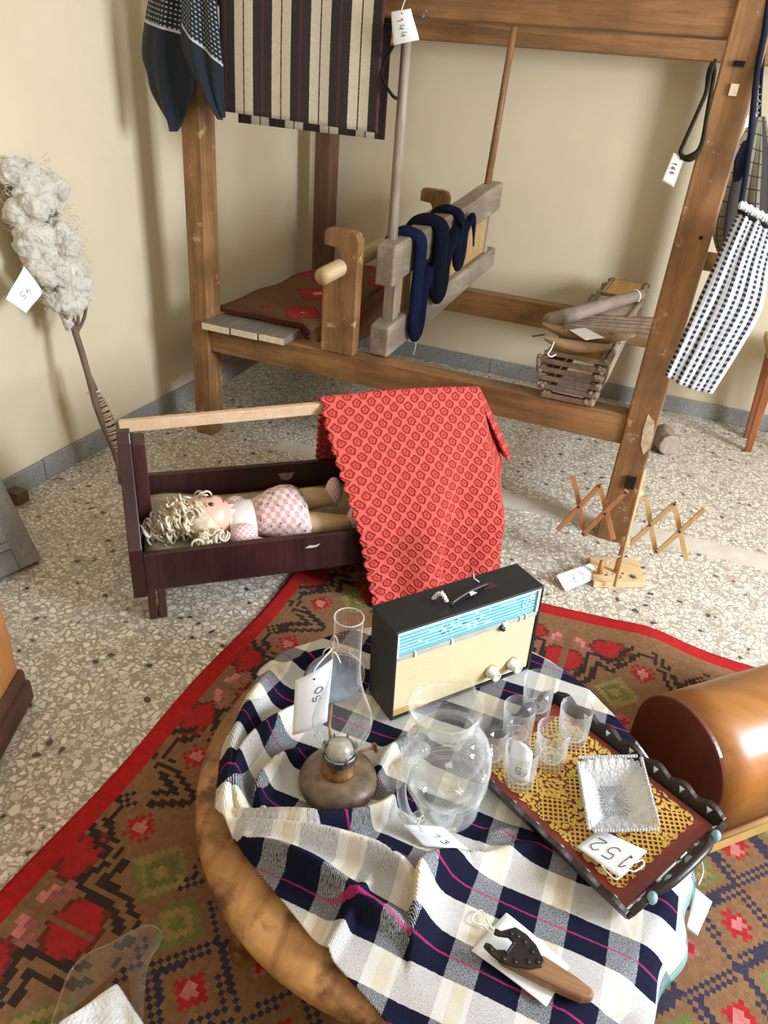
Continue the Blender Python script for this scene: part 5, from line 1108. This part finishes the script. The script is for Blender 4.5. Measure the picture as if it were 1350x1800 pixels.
# ------------------------------------------------------------------ checked apron and plaid shawl at the right
def ging(nt, u, v, uv):
    fu = MATH(nt, 'FRACT', MATH(nt, 'MULTIPLY', u, 8.0)); fv = MATH(nt, 'FRACT', MATH(nt, 'MULTIPLY', v, 34.0)); a = MATH(nt, 'LESS_THAN', fu, .46); b_ = MATH(nt, 'LESS_THAN', fv, .56)
    return MIX(nt, a, MIX(nt, b_, (.72, .72, .74), (.60, .61, .64)), MIX(nt, b_, (.26, .27, .30), (.008, .009, .012)))
M_ging = uvmat('black_white_check', ging, .9, 400, .3)
Lp = [AY(*p_) for p_ in ((1300, 368, 2.53), (1270, 432, 2.52), (1235, 510, 2.50), (1200, 590, 2.48), (1168, 660, 2.46))]; Rp = [AY(*p_) for p_ in ((1368, 405, 2.56), (1352, 470, 2.55), (1338, 545, 2.53), (1300, 615, 2.50), (1252, 692, 2.47))]
Lc, Rc = catmull(Lp, 10), catmull(Rp, 10); P = []; UV = []
for i in range(41):
    row = []; ur = []
    for j in range(33):
        t = j / 32; sag = math.sin(math.pi * t); p_ = Lc[i] * (1 - t) + Rc[i] * t + V3(0, -.012 * sag + .004 * math.sin(t * 22 + i * .1), -.008 * sag * (i > 30)); row.append(p_); ur.append((t, i / 40))
    P.append(row); UV.append(ur)
apr = thing('checked_apron', 'black and white checked apron hung by its straps next to the right loom post', 'apron', P[40][16])
MB().grid(P, uv=UV).build('apron_skirt', M_ging, apr, smooth=True, solid=.004)
wb_ = MB()
for i in range(15):
    a = Lc[0] + (Rc[0] - Lc[0]) * i / 14; wb_.ball(a + V3(0, -.006, .012 + .003 * (i % 2)), .0085, 8, (1, .8, 1.5))
wb_.build('gathered_waistband', plain('white_gathers', (.62, .62, .64), .9, .3, 80), apr, smooth=True)
MB().tube([Lc[0] + V3(-.004, -.004, -.002)] + [Lc[0] + (Rc[0] - Lc[0]) * t + V3(0, -.012, -.004) for t in (.3, .6, 1.0)], .005, 7).build('waist_cord', M_black, apr, smooth=True)
w0 = Lc[0]; MB().tube(catmull([w0 + CZ * .01, AY(1305, 345, 2.54), AY(1312, 300, 2.55), AY(1318, 250, 2.56), AY(1324, 190, 2.57), AY(1332, 120, 2.58), AY(1345, 50, 2.59), AY(1352, -30, 2.60)], 6), .0085, 8).build('neck_strap', plain('navy_strap', (.014, .016, .030), .9), apr, smooth=True)
MB().prism([(-.012, .055), (.012, .06), (.022, 0), (.012, -.05), (-.008, -.055), (-.02, 0)], AY(1303, 285, 2.56), (1, 0, 0), (0, 0, 1), (0, 1, 0), -.005, .004).build('strap_bow', bpy.data.materials['navy_strap'], apr, bevel=.006)
tc_ = [AY(1326 + 8 * math.sin(k * .05), 100 + k * 3.3, 2.60) for k in range(30)]
MB().tube([p_ + V3(.007 * math.cos(i * 1.9), .004, .007 * math.sin(i * 1.9)) for i, p_ in enumerate(tc_)], .0032, 6).build('twisted_cord', plain('black_and_white_twist', (.20, .20, .20), .9, .9, 260), apr, smooth=True)
def shawl(nt, u, v, uv):
    g1 = band(nt, MATH(nt, 'FRACT', MATH(nt, 'MULTIPLY', u, 9.0)), .5, .09); g2 = band(nt, MATH(nt, 'FRACT', MATH(nt, 'MULTIPLY', v, 14.0)), .5, .05); dk = band(nt, MATH(nt, 'FRACT', MATH(nt, 'MULTIPLY', u, 2.0)), .55, .20)
    c = MIX(nt, MATH(nt, 'MAXIMUM', g1, g2), (.20, .175, .105), (.03, .027, .02)); return MIX(nt, dk, c, (.030, .022, .020))
M_shawl = uvmat('beige_plaid_shawl', shawl, .95, 300, .4)
Lp = [AY(*p_) for p_ in ((1325, 205, 2.80), (1295, 260, 2.80), (1268, 330, 2.80), (1254, 400, 2.80), (1256, 430, 2.80), (1275, 480, 2.80))]; Rp = [AY(*p_) for p_ in ((1345, 205, 2.84), (1360, 280, 2.84), (1368, 340, 2.84), (1372, 400, 2.84), (1374, 440, 2.84), (1374, 480, 2.84))]
Lc2, Rc2 = catmull(Lp, 8), catmull(Rp, 8); P = []; UV = []
for i in range(41):
    P.append([Lc2[i] * (1 - j / 40) + Rc2[i] * (j / 40) + V3(0, .018 * math.sin(j / 40 * 16 + i * .05) * (i / 41), 0) for j in range(41)]); UV.append([(j / 40, i / 40) for j in range(41)])
shw = MB().grid(P, uv=UV).build('plaid_shawl', M_shawl, None, smooth=True, solid=.004); tagp(shw, 'beige and black plaid shawl hanging behind the checked apron', 'shawl')
tie = MB().tube(catmull([P[0][20], AY(1338, 140, 2.83), AY(1350, 20, 2.75), AY(1356, -60, 2.69)], 6), .005, 7).build('hanging_tie', M_black, shw, smooth=True)
paper_tag('small folded white paper pinned at the top of the plaid shawl', [AY(1306, 204, 2.77), AY(1322, 200, 2.77), AY(1320, 222, 2.77), AY(1304, 226, 2.77)], '', bend=.001)

# ------------------------------------------------------------------ stool at the right edge
stl = thing('wooden_stool', 'orange brown wooden stool by the back wall under the hanging apron', 'stool', (.72, 3.92, 0))
M_stool = wood('stool_orange_wood', (.26, .075, .022), (.42, .15, .045), 'z', 9, .4, .1); M_stop = wood('stool_seat_wood', (.42, .22, .06), (.55, .32, .10), 'x', 7, .4, .1)
MB().box((.50, 3.72, .515), (.94, 4.08, .555)).build('seat', M_stop, stl, bevel=.006); MB().box((.53, 3.745, .44), (.91, 3.77, .515)).build('apron_rail', M_stop, stl, bevel=.004); MB().box((.53, 4.03, .44), (.91, 4.055, .515)).build('apron_rail', M_stop, stl, bevel=.004)
for sx_, sy_ in ((0, 0), (1, 0), (0, 1), (1, 1)):
    a = V3(.548 + .345 * sx_, 3.775 + .25 * sy_, .515); b_ = V3(.596 + .26 * sx_ + (-.008 if sx_ == 0 else .04), 3.87 + .13 * sy_ if sy_ == 0 else 4.05, 0.0); b_ = V3(.585 if sx_ == 0 else .86, 3.845 if sy_ == 0 else 4.03, 0)
    MB().beam(b_, a, .030, .034, up=(0, 1, 0), w1=.045, h1=.045).build('leg', M_stool, stl, bevel=.004)

# ------------------------------------------------------------------ stack of heddle frames and weaving tools
M_hed = wood('old_heddle_stick', (.12, .07, .04), (.28, .18, .11), 'y', 14, .7); M_tw2 = plain('grey_twine', (.26, .20, .14), 1, .3, 120, .6, 200); M_amb = wood('amber_reed', (.30, .15, .03), (.50, .28, .07), 'y', 20, .6)
zs = .522
for k in range(6):
    xo = [-.335, -.352, -.365, -.372, -.372, -.345][k]; wd = [.165, .19, .205, .212, .212, .195][k]; y0 = 2.595 + .006 * k; y1 = 4.05; zb = zs + k * .030
    hf = thing('heddle_frame', ['lowest heddle frame of the stack resting on the loom rails', 'second heddle frame from the bottom of the stack', 'third heddle frame from the bottom of the stack', 'fourth heddle frame from the bottom of the stack', 'fifth heddle frame from the bottom of the stack', 'topmost frame of the stack with an amber reed panel'][k], 'heddle frame', (xo + wd / 2, 3.3, zb), 'heddle frames stacked on the loom rails')
    for x_ in (xo + .012, xo + wd - .012): MB().tube(catmull([(x_ + .003 * math.sin(k), y0 + .01, zb + .012), (x_ + .012, 3.0, zb + .013), (x_ + .03, 3.5, zb + .013), (x_ + .045, y1, zb + .014)], 5), .0115, 8).build('side_stick', M_hed, hf, smooth=True)
    for yy, dx_ in ((y0, 0), (y1 - .02, .045)):
        MB().beam((xo - .008 + dx_, yy, zb + .012), (xo + wd + .008 + dx_, yy + .004, zb + .012), .016, .018).build('cross_stick', M_hed, hf, bevel=.003)
    r_ = random.Random(k)
    for x_ in (xo, xo + wd):
        kn = MB(); kn.tube([(x_ + .012, y0 + .002, zb + .012), (x_ + .02, y0 + .30, zb + .012), (x_ + .035, y0 + 1.1, zb + .013)], .013, 7)
        for j in range(5): kn.ball((x_ + r_.uniform(-.010, .012), y0 + r_.uniform(-.008, .025), zb + .014 + r_.uniform(-.008, .010)), r_.uniform(.007, .011), 8, (1, 1, .8), .25)
        for j in range(14): a = V3(x_ + .012 + r_.uniform(-.008, .008) + j * .0018, y0 + .06 + j * .075, zb + .012); kn.tube([a, a + V3(r_.uniform(-.01, .01), .03, .012), a + V3(0, .07, 0)], .0045, 5)
        kn.build('twine_binding', M_tw2, hf, smooth=True)
    if k == 5: MB().hexa([(xo + .024, y0 + .02, zb + .010), (xo + wd - .024, y0 + .02, zb + .010), (xo + wd + .02, y1 - .03, zb + .010), (xo + .07, y1 - .03, zb + .010), (xo + .024, y0 + .02, zb + .020), (xo + wd - .024, y0 + .02, zb + .020), (xo + wd + .02, y1 - .03, zb + .020), (xo + .07, y1 - .03, zb + .020)]).build('reed_panel', M_amb, hf)
ZT = zs + 6 * .030 + .004
def shuttle(a, b_, w, h, label, hollow, mat, tie=None):
    a, b_ = V3(a), V3(b_); d = unit(b_ - a); sd = unit(np.cross(d, CZ)); Ls = np.linalg.norm(b_ - a); P = []
    for i in range(29):
        t = i / 28; k = max(.06, math.sin(math.pi * (.04 + .92 * t)) ** .55); row = []
        for j in range(16):
            an = 2 * math.pi * j / 16; x, z_ = math.cos(an) * w / 2 * k, math.sin(an) * h / 2 * k
            if hollow and math.sin(an) > .3 and .22 < t < .78: z_ = -h * .10 + (0 if abs(math.cos(an)) < .62 else h * .5); x *= 1.0
            row.append(a + d * Ls * t + sd * x + CZ * (h / 2 + z_ + .030 * (2 * t - 1) ** 2 * (1 if hollow else .5)))
        P.append(row)
    o = MB().grid(P, wrap=True).build('weaving_shuttle', mat, None, smooth=True); tagp(o, label, 'shuttle', 'shuttles on the heddle stack')
    return o
M_sh = wood('shuttle_wood', (.20, .11, .05), (.36, .22, .11), 'x', 12, .45)
s1 = shuttle(AZ(955, 606, ZT + .01) + V3(0, .0, 0), AZ(1073, 622, ZT + .01), .052, .040, 'plain slim boat shuttle tied with string on the heddle stack', False, M_sh)
s1.location.z += (ZT - AZ(955, 606, ZT + .01)[2]) + .0
MB().tube(catmull([AZ(975, 596, ZT + .05), AZ(970, 608, ZT + .055), AZ(964, 618, ZT + .04), AZ(970, 622, ZT + .035), AZ(978, 618, ZT + .04)], 5), .0025, 6).build('string', M_white, s1, smooth=True)
s2 = shuttle(V3(-.405, 2.715, ZT), V3(-.075, 2.79, ZT), .075, .045, 'long hollow boat shuttle lying behind the slim one', True, M_sh)
MB().tube([AZ(957, 588, ZT + .04), AZ(936, 591, ZT + .04)], .003, 6).build('iron_pin', M_iron, s2)
stm = thing('stick_bundle', 'bundle of thin weathered sticks lying across the heddle stack', 'sticks', (-.15, 3.05, ZT))
for k in range(7):
    r_ = random.Random(k + 40); a = V3(-.37 + r_.uniform(-.02, .03), 2.86 + k * .035, ZT + .010 + .002 * (k % 2)); b_ = V3(.0 + r_.uniform(-.05, .06), 2.98 + k * .045, ZT + .012 + .003 * (k % 3)); MB().beam(a, b_, .022, .014).build('stick', M_hed, stm, bevel=.003)
rl = thing('wooden_roller', 'round grey brown wooden roller lying across the top of the heddle stack', 'roller', (-.25, 3.0, ZT))
ra, rb_ = V3(-.385, 2.735, ZT + .060), V3(-.115, 3.46, ZT + .050); MB().tube([ra, ra * .7 + rb_ * .3, rb_], [.030, .028, .026], 18).build('roller_body', wood('roller_wood', (.17, .12, .09), (.34, .26, .20), 'y', 10, .7), rl, smooth=True); MB().tube([rb_ - unit(rb_ - ra) * .05 + V3(.0, 0, 0) + (V3(.8, -.4, 0) * math.cos(t) + CZ * math.sin(t)) * .028 for t in np.linspace(0, 6.28, 18, endpoint=False)], .004, 6, closed=True).build('string', M_white, rl, smooth=True)
fr_ = thing('small_reed_frame', 'small dark framed reed propped on the far end of the heddle stack', 'reed', (-.10, 3.9, ZT - .04))
q = [AZ(1022, 556, ZT + .006), AZ(1100, 566, ZT + .006), AZ(1128, 532, ZT + .02), AZ(1052, 520, ZT + .02)]
MB().hexa([q[0], q[1], q[2], q[3]] + [p_ + CZ * .008 for p_ in q]).build('panel', M_amb if False else plain('dusty_reed', (.36, .28, .18), .8, .15, 30), fr_)
for i in range(4): MB().tube([q[i] + CZ * .006, q[(i + 1) % 4] + CZ * .006], .013, 8).build('frame_bar', M_hed, fr_, smooth=True)
paper_tag('white paper tag tucked under the round roller on the heddle stack', [AZ(1000, 580, ZT + .05), AZ(1028, 576, ZT + .045), AZ(1064, 594, ZT + .045), AZ(1030, 598, ZT + .05)], '', bend=.001)

# ------------------------------------------------------------------ scissor-arm yarn winder
ww = thing('yarn_swift', 'folding wooden yarn winder with lattice arms on a small stand', 'yarn winder', (.10, 2.36, 0))
M_sw = wood('winder_pale_wood', (.50, .30, .12), (.66, .44, .20), 'z', 16, .5, .1); M_swr = wood('winder_reddish_wood', (.42, .17, .06), (.58, .28, .11), 'z', 16, .5, .1); M_pin = plain('dark_pin', (.05, .02, .015), .5)
bq = [V3(.021, 2.238, 0), V3(.192, 2.329, 0), V3(.150, 2.49, 0), V3(-.02, 2.40, 0)]
MB().hexa(bq + [p_ + CZ * .022 for p_ in bq]).build('base_block', wood('winder_base', (.62, .42, .20), (.75, .55, .30), 'x', 8, .5, .05), ww, bevel=.003)
fl = MB(); r_ = random.Random(4)
for k in range(9): a = k * 6.283 / 9; p_ = V3(.145, 2.345, .0228); fl.tube([p_, p_ + V3(math.cos(a) * .018, math.sin(a) * .018, 0)], [.002, .0006], 5)
for k in range(14): fl.ball(V3(.04 + r_.uniform(0, .075), 2.315 + r_.uniform(-.02, .02) + .03 * r_.random(), .0225), .0035, 6, (1, 1, .2))
fl.build('painted_flower', M_ink, ww)
wz = V3(.085, 2.345, .02)
MB().tube([wz, V3(.083, 2.345, .10), V3(.082, 2.345, .36), V3(.080, 2.345, .395), V3(.079, 2.345, .435)], [.010, .0085, .0085, .013, .005], 12).build('spindle_post', M_swr, ww, smooth=True)
MB().lathe([(.0, -.016), (.014, -.014), (.020, .0), (.014, .014), (.0, .016)], V3(.078, 2.34, .355), 20).build('upper_collar', M_sw, ww, smooth=True); MB().lathe([(.0, -.02), (.013, -.018), (.019, -.004), (.016, .010), (.010, .02), (.0, .02)], V3(.083, 2.34, .16), 20).build('lower_collar', M_sw, ww, smooth=True)
MB().tube([V3(.078, 2.33, .45), V3(.090, 2.245, .026)], [.006, .0055], 8).build('brace_rod', M_sw, ww, smooth=True)
def arm(p_, q, mat): 
    a, b_ = V3(p_), V3(q); MB().beam(a, b_, .017, .007, up=(.1, -1, .1)).build('lattice_slat', mat, ww, bevel=.001)
yL = 2.32
def xz(px, py, y=yL): return AY(px, py, y)
LS = [((1008, 838), (1030, 942)), ((1054, 852), (1078, 948)), ((980, 932), (1055, 852)), ((1024, 940), (1102, 862))]
RS = [((1135, 872), (1153, 972)), ((1185, 884), (1207, 985)), ((1106, 958), (1187, 884)), ((1154, 972), (1240, 894))]
for k, (a, b_) in enumerate(LS): arm(xz(*a, yL + (.008 if k < 2 else -.004)), xz(*b_, yL + (.008 if k < 2 else -.004)), M_swr)
for k, (a, b_) in enumerate(RS): arm(xz(*a, yL + .04 + (.008 if k < 2 else -.004)), xz(*b_, yL + .04 + (.008 if k < 2 else -.004)), M_sw)
for (px, py, dy_) in ((1018, 891, 0), (1064, 903, 0), (1054, 854, 0), (1026, 939, 0), (1100, 866, 0), (1143, 923, .04), (1195, 934, .04), (1186, 886, .04), (1154, 970, .04)):
    p_ = xz(px, py, yL + dy_ - .008); MB().cyl(p_ + V3(0, -.004, 0), p_ + V3(0, .012, 0), .0045, n=10).build('rivet', M_pin, ww, smooth=True)
MB().tube([V3(.03, 2.30, .03), V3(.028, 2.30, .08)], [.012, .008], 10).build('turned_peg', M_swr, ww, smooth=True)
q = [AZ(977, 1011, .035), AZ(1037, 990, .03), AZ(1056, 1014, .012), AZ(994, 1039, .006)]
paper_tag('white paper number tag reading 67 tied to the yarn winder on the floor', q, '67', (.48, .52), (-1, 0), .14, .002, (.88, .35), wiggle(AZ(1046, 1002, .028), V3(.083, 2.335, .10), 9, .005, 3))

# ------------------------------------------------------------------ distaff tag
q = [AX(42, 468, -2.0), AX(76, 514, -1.985), AX(46, 551, -1.96), AX(10, 526, -1.975)]
paper_tag('white paper tag reading 45 tied to the wool distaff on the wall', q, '45', (.5, .52), (-.3, 1), .20, .004, None, wiggle(AX(74, 512, -1.985), AX(86, 522, -1.965), 5, .006, 8))

# ------------------------------------------------------------------ lace napkin and clear plastic cover at the lower left
M_clear = thin_glass('clear_plastic', tint=(.93, .92, .91), haze=.0, rim=.1, rough=.15)
ol = [AZ(x, y, z_) for x, y, z_ in ((85, 1815, .03), (120, 1715, .035), (150, 1680, .04), (190, 1660, .045), (235, 1636, .05), (262, 1626, .05), (283, 1638, .05), (280, 1660, .048), (262, 1690, .045), (254, 1735, .04), (250, 1790, .035), (240, 1830, .03))]
olc = catmull(ol, 6); cen = sum(olc) / len(olc)
P = [[cen + (p_ - cen) * s_ + CZ * (.006 * (1 - s_ ** 3)) for p_ in olc] for s_ in np.linspace(0.02, 1, 9)]
pcov = MB().grid(P, wrap=False).build('clear_cover', M_clear, None, smooth=True)
tagp(pcov, 'clear plastic cover with rounded tip lying on the rug behind the white lace', 'cover')
MB().tube(olc, .0022, 7).build('raised_edge', thin_glass('clear_edge', haze=.05, hazec=(.35, .38, .42), rim=.8), pcov, smooth=True)
M_wl = plain('white_lace_cotton', (.84, .85, .87), .9, .06, 60, .9, 150, bd=.006)
lq = [AZ(206, 1729, .075), AZ(250, 1800, .06), AZ(240, 1850, .04), AZ(100, 1800, .055)]
P = []
for i in range(41):
    row = []
    for j in range(41):
        a, b_ = i / 40, j / 40; p_ = lq[0] * (1 - a) * (1 - b_) + lq[1] * a * (1 - b_) + lq[2] * a * b_ + lq[3] * (1 - a) * b_; e_ = min(a, b_, 1 - a, 1 - b_)
        p_ = p_ + CZ * (.006 * math.sin(a * 9) * math.sin(b_ * 8) - .020 * (e_ < .02)) + (unit(lq[0] - lq[2]) * .004 * abs(math.sin(b_ * 50)) if a == 0 else 0) + (unit(lq[1] - lq[3]) * .004 * abs(math.sin(a * 50)) if b_ == 0 else 0); row.append(p_)
    P.append(row)
nap = MB().grid(P).build('lace_napkin', M_wl, None, smooth=True, solid=.006); tagp(nap, 'white crocheted lace napkin draped in a peak on the rug', 'napkin')

for o in list(bpy.data.objects):
    if '_w' in o.keys(): del o['_w']
